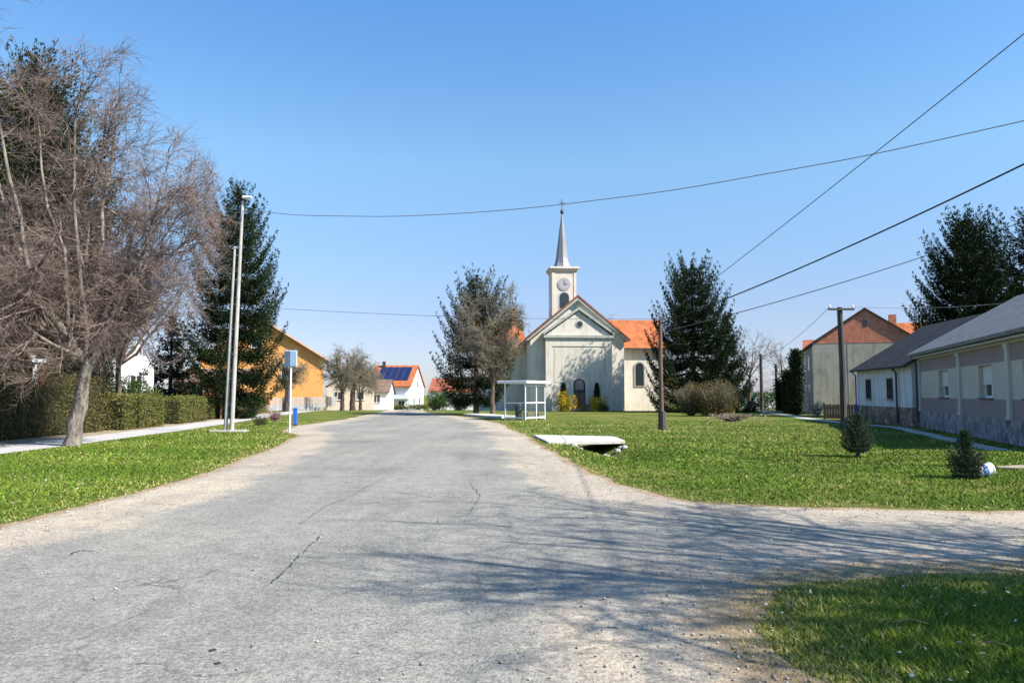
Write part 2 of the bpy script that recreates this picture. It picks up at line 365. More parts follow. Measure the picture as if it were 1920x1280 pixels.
def smooth_line(pts, it=2):
    for _ in range(it):
        o = [pts[0]]
        for a, b in zip(pts[:-1], pts[1:]):
            o += [(a[0]*.75+b[0]*.25, a[1]*.75+b[1]*.25), (a[0]*.25+b[0]*.75, a[1]*.25+b[1]*.75)]
        pts = o+[pts[-1]]
    return pts
left_edge = smooth_line([(-6.9,-12), (-6.6,4), G(0,985), G(150,950), G(300,915), G(400,880), G(500,842), G(562,815)])
bay = [G(528,809), G(548,799), G(645,786), G(700,775), G(716,772)]
farL = [(-13.2,78), (-22.0,140)]; farR = [(-17.4,140), (-9.0,78)]
right_edge = smooth_line([G(800,773), G(870,781), G(930,790), G(1000,822), G(1050,858), G(1160,905), G(1262,936), G(1380,948), G(1500,951), G(1700,955), G(1920,958), (30,10.2), (60,10)])
corner = smooth_line([(60,6.9), (20,6.9), G(1920,1074), G(1700,1078), G(1590,1090), G(1505,1108), G(1465,1145), G(1470,1190), G(1515,1235), G(1560,1280), (2.0,2), (2.2,-12)])
ROAD = jitter(left_edge, .2, .08, 3, False)+jitter(bay+farL+farR, .3, .06, 4, False)+jitter(right_edge, .2, .08, 13, False)+jitter(corner, .06, .10, 14, False)
walk_c = smooth_line([(-14.6,2), (-14.8,12), (-15,21), (-15.3,27), (-16.2,37), (-18.4,55), (-19.7,68), (-20.7,85), (-22.2,104)])
def offs(line, d):
    o = []
    for i, p in enumerate(line):
        a = line[max(i-1, 0)]; b = line[min(i+1, len(line)-1)]; L = math.hypot(b[0]-a[0], b[1]-a[1])
        o.append((p[0]-(b[1]-a[1])/L*d, p[1]+(b[0]-a[0])/L*d))
    return o
WALK = jitter(offs(walk_c, -1.0)+offs(walk_c, 1.0)[::-1], .5, .03, 5)
NR = Vector((.303, .953)); NF0 = Vector((15.2, 20.8))   # street line of the grey house
def rw(t, d): return (NF0.x+NR.x*t-NR.y*d, NF0.y+NR.y*t+NR.x*d)
RWALK = jitter([rw(.5, .9), rw(16.8, .9), (19.2,42), (20.2,50), (22.2,60), (24,70), (22.9,70), (21.2,60), (19.3,50), (18.4,42), rw(16, 1.6), rw(.5, 1.6)], .5, .04, 6)

def npoly(poly): return np.array(poly, float)
def inside(pts, poly):
    x, y = pts[:, 0], pts[:, 1]; c = np.zeros(len(pts), bool); q = npoly(poly); n = len(q)
    for i in range(n):
        x1, y1 = q[i]; x2, y2 = q[i-1]
        if y1 == y2: continue
        k = ((y1 > y) != (y2 > y)) & (x < (x2-x1)*(y-y1)/(y2-y1)+x1); c ^= k
    return c
def dist_poly(pts, poly):
    q = npoly(poly); d = np.full(len(pts), 1e9)
    for i in range(len(q)):
        a = q[i-1]; b = q[i]; ab = b-a; l = (ab**2).sum()
        if l < 1e-9: continue
        t = np.clip(((pts-a)@ab)/l, 0, 1); r = pts-a-t[:, None]*ab; d = np.minimum(d, np.sqrt((r**2).sum(1)))
    return d
def sheet(name, poly, m, dz, step=1.2, wear=False, holes=None):
    q = npoly(poly); xs = np.arange(q[:, 0].min(), q[:, 0].max(), step); ys = np.arange(q[:, 1].min(), q[:, 1].max(), step)
    g = np.stack(np.meshgrid(xs, ys), -1).reshape(-1, 2); g = g[inside(g, poly)]
    if len(g): g = g[dist_poly(g, poly) > step*.35]
    pts = [Vector(p) for p in poly]+[Vector((a, b)) for a, b in g]; n = len(poly)
    r = delaunay_2d_cdt(pts, [], [list(range(n))], 1, 1e-5)
    vo, fo = r[0], r[2]
    mb = MB(); mb.v = [(v.x, v.y, H(v.x, v.y)+dz) for v in vo]
    for f in fo:
        f = list(f); a, b, c = (vo[i] for i in f[:3])
        if (b.x-a.x)*(c.y-a.y)-(b.y-a.y)*(c.x-a.x) < 0: f.reverse()
        mb.f.append(f); mb.m.append(0)
    o = mb.build(name, m)
    if wear:
        p2 = np.array([(v.x, v.y) for v in vo]); d = dist_poly(p2, poly)
        a = o.data.attributes.new('wear', 'FLOAT', 'POINT'); a.data.foreach_set('value', np.clip(1-d/2.9, 0, 1).astype(np.float32))
        dc = dist_poly(p2, corner+[(2.2, -12.01)]); so_ = np.maximum(np.exp(-d/.16)*.85, 1.15*np.exp(-dc/.6)*(p2[:, 1] < 8.5))
        a = o.data.attributes.new('soil', 'FLOAT', 'POINT'); a.data.foreach_set('value', so_.astype(np.float32))
    return tag(o, kind='structure')

# ground: one sheet to the horizon, fine near, coarse far
def axis_vals(lo, hi, fine_lo, fine_hi, st):
    v = list(np.arange(fine_lo, fine_hi+.01, st)); k = st*2; x = fine_hi
    while x < hi: x += k; k *= 1.5; v.append(min(x, hi))
    k = st*2; x = fine_lo
    while x > lo: x -= k; k *= 1.5; v.insert(0, max(x, lo))
    return v
gx = axis_vals(-900, 900, -2, 9, .3); gy = axis_vals(-300, 1500, 16, 36, .4)
gy = sorted(set([round(float(y), 3) for y in gy]+[72., 90., 120., 150., 190.]))
V = [(x, y, H(x, y)) for y in gy for x in gx]; nx = len(gx)
mb = MB(); mb.v = V
mb.f = [[j*nx+i, j*nx+i+1, (j+1)*nx+i+1, (j+1)*nx+i] for j in range(len(gy)-1) for i in range(nx-1)]; mb.m = [0]*len(mb.f)
tag(mb.build('ground', M['grass'], smooth=True), kind='structure')
road = sheet('road', ROAD, M['road'], .006, .3, wear=True)
sheet('pavement', WALK, M['walk'], .012, 2)
sheet('path', RWALK, M['concrete'], .012, 2)
# driveway strip on the lawn at the right and soil borders
sheet('soil_border', jitter([(-16.0,12), (-16.1,27), (-17.2,37), (-19.5,55), (-20.8,68), (-21.8,68), (-20.6,55), (-18.7,37), (-18,27), (-18,12)], .4, .12, 8), M['dirt'], .004, 2)
DRIVE = jitter([G(1866,874), G(1925,871), (16.2,17.6), (16,16.6), G(1925,880), G(1870,878)], .3, .02, 9)
sheet('driveway', DRIVE, M['dirt'], .01, 1)
# cracks in the asphalt, laid on the road
mb = MB(); rng = random.Random(5)
def crack(pts, w_):
    P3 = [Vector((*G(*p), .011)) for p in pts]; line = []
    for a, b in zip(P3[:-1], P3[1:]):
        k = max(2, int((b-a).length/.06))
        for j in range(k): line.append(a.lerp(b, j/k)+Vector((rng.gauss(0, .012), rng.gauss(0, .012), 0)))
    for a, b in zip(line[:-1], line[1:]):
        if rng.random() < .12: continue
        d = (b-a).normalized(); s = Vector((-d.y, d.x, 0))*w_*rng.uniform(.2, 1.3)
        mb.add([a-s, b-s, b+s, a+s], [(0, 1, 2, 3)])
crack([(600,1006), (572,1032), (530,1075), (500,1100)], .009); crack([(128,1040), (150,1034), (188,1034)], .014)
crack([(398,1222), (416,1214)], .02); crack([(470,1214), (482,1213)], .025); crack([(402,1245), (424,1241)], .02)

crack([(700,905), (660,930), (610,950), (560,985)], .006); crack([(905,860), (960,864), (1010,872)], .012); crack([(880,905), (900,930), (880,965)], .006)
tag(mb.build('road_cracks', M['dark_metal']), kind='structure')

# ------------------------------------------------------------------ vegetation generators
def grow_tree(seed, base, top, fork_h, crown_c, crown_r, n1=9, n2=8, n3=9, n4=8, r0=.2, twig_r=.006, droop=0., tw_len=1., lean=(0, 0), limbs_up=.5, emin=.15):
    """returns trunk tubes and crown tubes in coordinates local to base"""
    rg = random.Random(seed); cc = Vector(crown_c); cr = Vector(crown_r)
    def env(p): d = p-cc; return math.sqrt((d.x/cr.x)**2+(d.y/cr.y)**2+(d.z/cr.z)**2)
    def rv(s=1): return Vector((rg.gauss(0, s), rg.gauss(0, s), rg.gauss(0, s)))
    trunk = []; b1 = []; b2 = []
    fk = Vector((lean[0], lean[1], fork_h)); k = 7
    pts = [Vector((0, 0, -.15)).lerp(fk, i/(k-1))+(Vector((rg.gauss(0, .03), rg.gauss(0, .03), 0)) if 0 < i < k-1 else Vector()) for i in range(k)]
    rr = [r0*(1.25 if i == 0 else 1-.28*i/(k-1)) for i in range(k)]
    trunk.append((pts, rr))
    def branch(p, d, L, r, n, wob, up, out):
        pts = [p]; q = p.copy()
        for i in range(n-1):
            d = (d+rv(wob)+Vector((0, 0, up))).normalized(); q = q+d*L/(n-1); pts.append(q.copy())
            if env(q) > 1.08: d = (d*.6+(cc-q).normalized()*.35).normalized()
        rr = [r*(1-.75*i/(n-1)) for i in range(n)]; out.append((pts, rr)); return pts, rr
    def at(pts, rr, t):
        x = t*(len(pts)-1); i = min(int(x), len(pts)-2); f = x-i
        return pts[i].lerp(pts[i+1], f), (pts[i+1]-pts[i]).normalized(), rr[i]*(1-f)+rr[i+1]*f
    for a in range(n1):
        az = 2*PI*(a+rg.random()*.8)/n1; e = rg.uniform(emin, 1.25)
        tgt = cc+Vector((math.cos(az)*math.cos(e)*cr.x, math.sin(az)*math.cos(e)*cr.y, (math.sin(e)-.2)*cr.z))*.85
        st = fk+Vector((0, 0, -rg.random()*fork_h*.12)); v = tgt-st
        d0 = (v.normalized()+Vector((0, 0, limbs_up))).normalized()
        p1, r1 = branch(st, d0, v.length*1.05, r0*rg.uniform(.26, .46), 8, .16, 0, trunk)
        for i in range(len(p1)): # pull toward target
            t = i/(len(p1)-1); p1[i] = p1[i]*(1-t*.5)+(st+v*t)*(t*.5)
        for _ in range(n2):
            s, dd, r_ = at(p1, r1, rg.uniform(.22, 1)); d = (dd*.6+rv(.55)+(s-cc).normalized()*.35).normalized()
            p2, r2 = branch(s, d, rg.uniform(.35, .65)*min(cr), max(r_*.55, twig_r*2.2), 5, .16, .02, b1)
            for _ in range(n3):
                s, dd, r_ = at(p2, r2, rg.uniform(.1, 1)); d = (dd*.55+rv(.55)).normalized()
                p3, r3 = branch(s, d, tw_len*rg.uniform(.5, 1.1), max(r_*.5, twig_r*1.3), 4, .2, -droop, b2)
                for _ in range(n4):
                    s, dd, r_ = at(p3, r3, rg.uniform(.1, 1)); d = (dd*.7+rv(.45)).normalized()
                    branch(s, d, tw_len*rg.uniform(.3, .75), twig_r, 3, .18, -droop*1.3, b2)
    return trunk, b1, b2
def bare_tree(name, loc, label, cat, mats, group=None, **k):
    t, b1, b2 = grow_tree(base=None, top=None, **k)
    root = empty(name, loc, label=label, cat=cat, group=group)
    by = lambda L: [([tuple(p) for p in pts], rr) for pts, rr in L]
    V, Fc = tubes_np(by(t), 9); npmesh('trunk', V, Fc, mats[0], root)
    for o in root.children: o.data.polygons.foreach_set('use_smooth', [True]*len(o.data.polygons))
    V1, F1 = tubes_np(by(b1), 5); V2, F2 = tubes_np(by(b2), 3)
    npmesh('crown', np.concatenate([V1, V2]), np.concatenate([F1, F2+len(V1)]), mats[1], root)
    return root
def conifer(name, loc, label, h, r, seed, m, bark, z0=.6, layer=.6, nb=8, droop=.25, up=.5, prof=None, card=(.2, .07), dens=1., cat='conifer', group=None, top_r=.12, hang=.45, core=.7, rep=4, thk=None):
    rg = np.random.default_rng(seed); rp = random.Random(seed)
    root = empty(name, loc, label=label, cat=cat, group=group); root.rotation_euler.z = rp.random()*6
    mb = MB(); mb.tube([(0, 0, -.1), (rp.gauss(0, .04), 0, h*.35), (0, rp.gauss(0, .05), h*.7), (0, 0, h*.985)], [h*.018+.05, h*.014+.03, h*.008+.02, .015], 8)
    prof = prof or (lambda t: (1-t)**.8); thk = .14*r if thk is None else thk
    cen = []; dr = []; LL = []; TH_ = []
    z = z0
    while z < h*.985:
        t = (z-z0)/(h-z0); R = max(r*prof(t), top_r); n = max(5, int(nb*1.55*(.45+.55*R/r)+rp.random()))
        for b in range(n):
            az = 2*PI*(b+rp.random()*.7)/n+z*3; L = R*(rp.uniform(.86, 1.1) if rp.random() < .75 else rp.uniform(.5, .8)); e0 = up*.6-.1+.55*t-droop*(1-t)
            zz = z+rp.uniform(-.07, .07)*layer; ns = max(4, int(L/.17*dens)); dirh = np.array([math.cos(az), math.sin(az), 0.]); side = np.array([-math.sin(az), math.cos(az), 0.])
            pts = []
            for i in range(ns+1):
                s = i/ns; pts.append(dirh*L*s*(.96)+np.array([0, 0, zz+L*(e0*s-droop*1.7*s*(1-s)*1.2+up*.5*s**2.4)]))
            mb.tube([tuple(pts[0]), tuple(pts[len(pts)//2]), tuple(pts[-1])], [.012+L*.012, .008+L*.006, .004], 4, cap=False)
            for i in range(1, ns+1):
                s = i/ns; p = pts[i]; ax = pts[i]-pts[i-1]; ax /= np.linalg.norm(ax)
                sl = L*.21*math.sin(PI*min(1, .15+s*.83))**.8+.02
                for sg in (-1, 1):
                    q = side*sg*.8+ax*.75; q /= np.linalg.norm(q); m_ = max(1, int(sl/.075*dens))
                    for j in range(m_):
                        a = (j+rp.random())/m_*sl; c = p+q*a+np.array([0, 0, -a*a*.6*(1-t)-rp.random()*.10*card[0]/.3])
                        cen.append(c); dr.append(q*.5+ax*.8+rg.normal(size=3)*.22-np.array([0, 0, hang*rp.random()])); LL.append(1); TH_.append(thk*math.sin(PI*min(1, .1+.8*s)))
                if i == ns and rp.random() < .4: continue
                cen.append(p); dr.append(ax+rg.normal(size=3)*.1); LL.append(.9); TH_.append(.02*thk)
                if i > ns-2: continue
                cen.append(p); dr.append(ax*.8+rg.normal(size=3)*.25+np.array([0, 0, -.6])); LL.append(.9); TH_.append(thk*math.sin(PI*min(1, .1+.8*s)))
        z += layer*(.55+.55*(1-t))*rp.uniform(.85, 1.15)
    for i in range(int(1500*core)):
        t = rp.random()**1.3; a = rp.random()*6.283; q = max(r*prof(t), top_r)*.62*rp.random()**.6
        cen.append(np.array([math.cos(a)*q, math.sin(a)*q, z0+(h-z0)*t*.97])); dr.append(np.array([math.cos(a), math.sin(a), -.4])+rg.normal(size=3)*.4); LL.append(1.3); TH_.append(0)
    for i in range(40):
        cen.append(np.array([0, 0, h*(.95+.05*i/40)])); dr.append(rg.normal(size=3)*.7+np.array([0, 0, .6])); LL.append(.8); TH_.append(0)
    cen = np.array(cen); dr = np.array(dr); LL = np.array(LL)*rg.uniform(.7, 1.3, len(cen))
    th_ = np.array(TH_)[:, None]; k_ = rep
    cen = np.repeat(cen, k_, 0); dr = np.repeat(dr, k_, 0); LL = np.repeat(LL, k_); th_ = np.repeat(th_, k_, 0)[:, 0]; n_ = len(cen)
    cen = cen+rg.normal(size=(n_, 3))*card[0]*.12; cen[:, 2] -= th_*rg.random(n_)**1.3
    dr = dr/(np.linalg.norm(dr, axis=1, keepdims=True)+1e-9)+rg.normal(size=(n_, 3))*.22
    V, Fc = cards(cen, dr, LL*card[0]*.62, LL*card[1]*.5, rg)
    tint = np.clip(rg.beta(1.6, 2.4, len(cen))*.9+np.repeat(rg.normal(size=n_//k_)*.1, k_)+.25*(rg.random(len(cen)) > .95), 0, 1)
    mb.build('trunk', bark, root)
    npmesh('crown', V, Fc, m, root, tint)
    return root
def bush(name, loc, label, rx, ry, rz, n, m, seed, leaf=(.07, .045), cat='bush', group=None, twigs=None, lumps=7, tw=260, shell=.35, flat=False):
    rg = np.random.default_rng(seed); root = empty(name, loc, label=label, cat=cat, group=group)
    lc = rg.normal(size=(lumps, 3))*.38; lc[:, 2] = np.abs(lc[:, 2])*.9+.32; lr = rg.uniform(.38, .62, lumps)
    k = rg.integers(0, lumps, n); d = rg.normal(size=(n, 3)); d /= np.linalg.norm(d, axis=1, keepdims=True)
    rad = lr[k]*(1-shell*rg.random(n)**1.5)
    p = lc[k]+d*rad[:, None]; p = p*np.array([rx, ry, rz]); p = p[(p[:, 2] > .02)]; d = d[:len(p)]
    V, Fc = cards(p, rg.normal(size=p.shape)+p*np.array([.5, .5, .3]), rg.uniform(.6, 1.3, len(p))*leaf[0], leaf[1], rg)
    lines = []
    for i in range(tw):
        a = rg.random()*6.28; e = rg.random()**.6; x = math.cos(a)*rx*e*.95; y = math.sin(a)*ry*e*.95; zt = rz*(1.1-.35*e)*rg.uniform(.7, 1.12)
        lines.append(([(x*.15, y*.15, 0), (x*.55, y*.55, zt*.5), (x+rg.normal()*.06, y+rg.normal()*.06, zt)], [.014, .009, .004]))
    V2, F2 = tubes_np(lines, 3)
    npmesh('stems', V2, F2, twigs or M['bark_brown'], root)
    npmesh('foliage', V, Fc, m, root, np.clip(rg.beta(1.7, 2, len(p)), 0, 1)); return root
def hedge(loc0, loc1, width, h, n, m, seed, label, rag=.06, leaf=(.07, .05), name='hedge'):
    """box hedge from loc0 to loc1 (front line), thickness to the left"""
    a = Vector((*loc0, 0)); b = Vector((*loc1, 0)); L = (b-a).length; ang = math.atan2(b.y-a.y, b.x-a.x)
    root = empty(name, (a.x, a.y, H(a.x, a.y)), ang, label=label, cat='hedge', group='hedges along the left pavement')
    rg = np.random.default_rng(seed)
    f = rg.random(n); s = np.empty((n, 3)); x = rg.random(n)*L; zt = h*(1+.05*np.sin(x*1.7+seed)+.03*np.sin(x*4.1))
    kind = np.where(f < .45, 0, np.where(f < .72, 1, np.where(f < .9, 2, 3)))
    y = np.where(kind == 0, 0, np.where(kind == 1, width*rg.random(n), width)); z = np.where(kind == 1, zt, rg.random(n)*zt)
    e = kind == 3; x = np.where(e, np.where(rg.random(n) < .5, 0, L), x); y = np.where(e, rg.random(n)*width, y)
    p = np.stack([x, y, z], 1)+rg.normal(size=(n, 3))*rag; p[:, 2] = np.abs(p[:, 2])
    V, Fc = cards(p, rg.normal(size=(n, 3))+np.array([0, -.3, .5]), rg.uniform(.7, 1.4, n)*leaf[0], leaf[1], rg)
    lines = []
    for i in range(int(L*26)):
        xx = rg.random()*L; yy = rg.random()*width
        lines.append(([(xx, yy, 0), (xx+rg.normal()*.1, yy+rg.normal()*.08, h*.55), (xx+rg.normal()*.2, yy+rg.normal()*.14, h*rg.uniform(.85, 1.07))], [.016, .011, .005]))
    V2, F2 = tubes_np(lines, 3); npmesh('stems', V2, F2, M['bark_brown'], root)
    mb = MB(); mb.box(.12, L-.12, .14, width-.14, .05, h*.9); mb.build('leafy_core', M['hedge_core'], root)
    npmesh('foliage', V, Fc, m, root, np.clip(rg.beta(1.6, 2.2, n), 0, 1)); return root
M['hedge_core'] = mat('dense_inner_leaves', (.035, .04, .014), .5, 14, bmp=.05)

# ------------------------------------------------------------------ grass blades
def grass():
    rg = np.random.default_rng(11); N = 620000
    Y = 3.2*(46/3.2)**rg.random(N)**.92; X = (rg.random(N)*2-1)*(Y*.86+2.0)
    X = np.concatenate([X, rg.uniform(1.1, 7, 90000)]); Y = np.concatenate([Y, rg.uniform(3.0, 7.3, 90000)]); N = len(X)
    p = np.stack([X, Y], 1)
    ir = inside(p, ROAD); d = dist_poly(p, ROAD)
    cz = (X > 1) & (Y < 7.5)
    keep = (~ir) | ((d < .25) & (rg.random(N) < .14)) | (cz & (rg.random(N) < .6*np.exp(-d/.16)))
    p, d, ir = p[keep], d[keep], ir[keep]
    keep = ~inside(p, WALK) & ~inside(p, RWALK) & ~inside(p, DRIVE) & ~((p[:, 0] < -15.5)) & ~((p[:, 0] > 15.2+(p[:, 1]-20.8)*.318) & (p[:, 1] > 18))
    p, d = p[keep], d[keep]; n = len(p)
    patch = np.sin(p[:, 0]*.9+np.sin(p[:, 1]*.6)*2)*.5+np.sin(p[:, 1]*1.3+p[:, 0]*.4)*.5+rg.normal(size=n)*.5
    bare = np.sin(p[:, 0]*2.1+np.sin(p[:, 1]*1.7)*1.5)*np.sin(p[:, 1]*2.4+p[:, 0]*.7); keep = rg.random(n) < np.where((p[:, 0] > 1) & (p[:, 1] < 7.5), 1, np.clip(.35+d*1.6, 0, 1)*np.where(bare > .72, .35, 1)); p, d, patch = p[keep], d[keep], patch[keep]; n = len(p)
    edge = np.exp(-d/.28)
    cornerp = (p[:, 0] > 1) & (p[:, 1] < 7.2)
    edge = np.where(cornerp, np.where(inside(p, ROAD), 1, np.exp(-d/.36)), edge)
    leftp = p[:, 0] < -3
    far = np.clip((p[:, 1]-17)/20, 0, 1); straw = rg.random(n) < (edge*.8+.02+far*(.12+.3*(patch > .35))+.10*(patch > .9)*(~cornerp)+.05*leftp*(patch > .7))
    z = np.array([H(a, b) for a, b in p]); s = np.clip(p[:, 1]/7, .8, 3.2)
    hgt = rg.uniform(.014, .045, n)*(1-.5*edge)*np.where(cornerp, 1.35, 1)*np.clip(.8+p[:, 1]/40, .8, 1.3)*np.where(patch > .6, 1.25, 1)
    wd = rg.uniform(.004, .008, n)*s
    az = rg.random(n)*6.28; ln = rg.normal(size=(n, 2))*.9*hgt[:, None]
    sx, sy = np.cos(az)*wd, np.sin(az)*wd
    V = np.empty((n, 3, 3)); V[:, 0] = np.stack([p[:, 0]-sx, p[:, 1]-sy, z-.004], 1); V[:, 1] = np.stack([p[:, 0]+sx, p[:, 1]+sy, z-.004], 1)
    V[:, 2] = np.stack([p[:, 0]+ln[:, 0], p[:, 1]+ln[:, 1], z+hgt], 1)
    tint = np.where(straw, rg.uniform(.85, 1, n), np.clip(.16+rg.beta(2, 2, n)*.4+np.clip(patch, -1, 1)*.2, 0, .78))
    o = npmesh('grass', V.reshape(-1, 3), np.arange(3*n).reshape(-1, 3), M['blade'], None, tint)
    tag(o, label='short green lawn grass with straw-coloured edges beside the road', cat='grass', kind='stuff')
    # litter: small pale dry leaves and petals
    def lit(nm, N, fx, label, size, tmax=1.):
        q = fx(N); q = q[~inside(q, ROAD)]; k = len(q); zz = np.array([H(a, b) for a, b in q])+rg.uniform(.02, .06, k)
        cen = np.column_stack([q, zz]); V, Fc = cards(cen, rg.normal(size=(k, 3))*np.array([1, 1, .35]), rg.uniform(.6, 1.5, k)*size, rg.uniform(.5, 1, k)*size*.7, rg)
        tag(npmesh(nm, V, Fc, M['litter'], None, rg.random(k)*tmax), label=label, cat='fallen leaves', kind='stuff')
    lit('fallen_leaves', 520, lambda N: np.column_stack([rg.uniform(1.3, 6.5, N)+0*1, 3.2+4.0*rg.random(N)**1.1]), 'scattered pale dry leaves and petals in the shaded grass corner', .032)
    lit('dry_grass_clumps', 260, lambda N: np.column_stack([-7-6*rg.random(N), 8.5+7*rg.random(N)]), 'scattered pale straw bits in the left grass verge', .05, .35)
grass()
# a few dry sticks in the corner grass
mb = MB(); rg_ = random.Random(3)
for i in range(7):
    a = Vector((rg_.uniform(2.6, 5), rg_.uniform(3.6, 5.6), .05)); d = Vector((rg_.uniform(.3, 1), rg_.uniform(-.6, .1), 0)).normalized()*rg_.uniform(.1, .26)
    mb.tube([a, a+d*.5+Vector((0, 0, .03)), a+d], [.004, .004, .002], 4)
tag(mb.build('fallen_twigs', M['litter']), label='dry pale sticks lying in the shaded grass corner', cat='twigs', kind='stuff')

def pebbles():
    rg = np.random.default_rng(77); N = 60000; Y = 3.8+15*rg.random(N)**1.6; X = (rg.random(N)*2-1)*(Y*.75); p = np.stack([X, Y], 1)
    p = p[inside(p, ROAD)]; d = dist_poly(p, ROAD); k = rg.random(len(p)) < np.exp(-d/.7)*.26+.005; p = p[k]; n = len(p)
    r = rg.uniform(.004, .013, n)*rg.choice([.8, 1, 1.3], n)
    o = np.array([(1,0,0),(0,1,0),(-1,0,0),(0,-1,0),(0,0,.9),(0,0,-.5)]); V = o[None]*(r[:, None, None]*rg.uniform(.7, 1.3, (n, 6, 1)))
    V[:, :, 0] += p[:, :1]; V[:, :, 1] += p[:, 1:]; V[:, :, 2] += .008+r[:, None]*.3
    f = np.array([(0,1,4),(1,2,4),(2,3,4),(3,0,4),(1,0,5),(2,1,5),(3,2,5),(0,3,5)]); F_ = (f[None]+6*np.arange(n)[:, None, None]).reshape(-1, 3)
    tag(npmesh('gravel', V.reshape(-1, 3), F_, M['pebble'], None, np.repeat(rg.random(n), 8)), label='loose small stones scattered along the edges of the road', cat='gravel', kind='stuff')
M['pebble'] = leafmat('loose_stones', (.16, .14, .12), (.42, .38, .33), (.6, .57, .52), rough=.9)
pebbles()
# ------------------------------------------------------------------ building parts
def gable_walls(mb, L, W, e, r, axis, mi=0, z0=-.3, x0=0, y0=0):
    if axis == 'x': mb.prism([(y0, z0), (y0+W, z0), (y0+W, e), (y0+W/2, r), (y0, e)], 'x', x0, x0+L, mi)
    else: mb.prism([(x0, z0), (x0+L, z0), (x0+L, e), (x0+L/2, r), (x0, e)], 'y', y0, y0+W, mi)
def gable_roof(mb, L, W, e, r, axis, ov=.35, th=.14, mi=0, x0=0, y0=0, gv=.25, lift=.012):
    span = W if axis == 'x' else L; a0 = y0 if axis == 'x' else x0; half = span/2; s = (r-e)/half; c = a0+half
    for sg in (-1, 1):
        lo = (c+sg*(half+ov), e-s*ov+lift); hi = (c, r+lift)
        poly = [lo, hi, (hi[0], hi[1]+th*1.15), (lo[0], lo[1]+th)]
        if axis == 'x': mb.prism(poly, 'x', x0-gv, x0+L+gv, mi)
        else: mb.prism(poly, 'y', y0-gv, y0+W+gv, mi)
def win_front(root, x, z, w_, h_, y=0, frame='white_paint', bars=1, sill=True, t=.05, rot=None, blind=0, name='window'):
    """window on a wall plane y (outward -y)"""
    f = MB(); fw = .07
    f.box(x, x+fw, y-t, y-.002, z, z+h_); f.box(x+w_-fw, x+w_, y-t, y-.002, z, z+h_)
    f.box(x+fw, x+w_-fw, y-t, y-.002, z, z+fw); f.box(x+fw, x+w_-fw, y-t, y-.002, z+h_-fw, z+h_)
    for i in range(bars): c = x+w_*(i+1)/(bars+1); f.box(c-.035, c+.035, y-t+.005, y-.004, z+fw, z+h_-fw)
    o = f.build(name, M[frame], root)
    p = MB(); p.box(x+fw, x+w_-fw, y-.02, y-.006, z+fw, z+h_-fw); p.build('pane', M['glass'], o)
    if sill: s = MB(); s.box(x-.06, x+w_+.06, y-.12, y-.001, z-.06, z-.003); s.build('sill', M['concrete'], o)
    if blind: s = MB(); s.box(x+fw, x+w_-fw, y-.045, y-.022, z+h_*(1-blind), z+h_-fw); s.build('blind', M['blind'], o)
    return o
def win_right(root, L, y, z, w_, h_, frame='white_paint'):
    f = MB(); fw = .08; a, b = L+.002, L+.05
    f.box(a, b, y, y+fw, z, z+h_); f.box(a, b, y+w_-fw, y+w_, z, z+h_); f.box(a, b, y+fw, y+w_-fw, z, z+fw); f.box(a, b, y+fw, y+w_-fw, z+h_-fw, z+h_)
    o = f.build('window', M[frame], root); p = MB(); p.box(L+.006, L+.02, y+fw, y+w_-fw, z+fw, z+h_-fw); p.build('pane', M['glass'], o); return o
def wall_open(mb, x0, x1, z0, z1, ops, y0=0, y1=.35, mi=0):
    xs = sorted({x0, x1} | {q for o in ops for q in (o[0], o[1]) if x0 < q < x1}); zs = sorted({z0, z1} | {q for o in ops for q in (o[2], o[3]) if z0 < q < z1})
    for i in range(len(xs)-1):
        run = None
        for j in range(len(zs)-1):
            cx = (xs[i]+xs[i+1])/2; cz = (zs[j]+zs[j+1])/2
            if any(o[0] < cx < o[1] and o[2] < cz < o[3] for o in ops): continue
            mb.box(xs[i], xs[i+1], y0, y1, zs[j], zs[j+1], mi)

# ------------------------------------------------------------------ grey house on the right
TH = math.atan2(-.953, -.303); LG = 16.9
gh = empty('grey_house', (20.3, 36.9, 0), TH, label='mauve and light grey single-storey house with slate roof and rubble stone plinth, rightmost building', cat='house')
ops = [(3.9, 5.5, 1.5, 2.68), (9.9, 11.5, 1.5, 2.68), (14.6, 16.0, 1.5, 2.68)]
mb = MB(); e = 3.72
wall_open(mb, 0, LG, .8, 1.46, ops, mi=1); wall_open(mb, 0, LG, 1.46, 2.72, ops, mi=0); wall_open(mb, 0, LG, 2.72, 3.34, ops, mi=1); wall_open(mb, 0, LG, 3.34, e, [], mi=0)
mb.box(0, .3, .35, 9, .8, e); mb.box(LG-.3, LG, .35, 9, .8, e); mb.box(.3, LG-.3, 8.7, 9, .8, e)
mb.prism([(0.02, e), (8.98, e), (4.5, 6.2)], 'x', .01, .3); mb.prism([(0.02, e), (8.98, e), (4.5, 6.2)], 'x', LG-.3, LG-.01)
mb.build('wall', [M['wall_light'], M['wall_mauve']], gh)
mb = MB(); mb.box(-.04, LG+.04, -.06, 9.05, -.2, .8); mb.build('plinth', M['stone_plinth'], gh)
mb = MB(); gable_roof(mb, LG, 9, e, 6.25, 'x', .45, .13, gv=.3); mb.build('roof', M['slate'], gh)
mb = MB()
for sg in (-1, 1): mb.prism([(4.5+sg*4.95, 3.72-.253), (4.5, 6.262), (4.5, 6.43), (4.5+sg*4.95, 3.62)], 'x', -.33, -.303)
mb.build('bargeboard', M['wall_trim'], gh)
mb = MB(); mb.box(-.2, LG+.2, -.40, -.33, 3.47, 3.6); mb.build('gutter', M['dark_metal'], gh, bevel=.02)
mb = MB(); mb.box(0.001, LG-.001, -.33, -.002, 3.38, 3.44); mb.box(0, LG, -.05, -.002, 3.3, 3.375); mb.build('cornice', M['wall_trim'], gh)
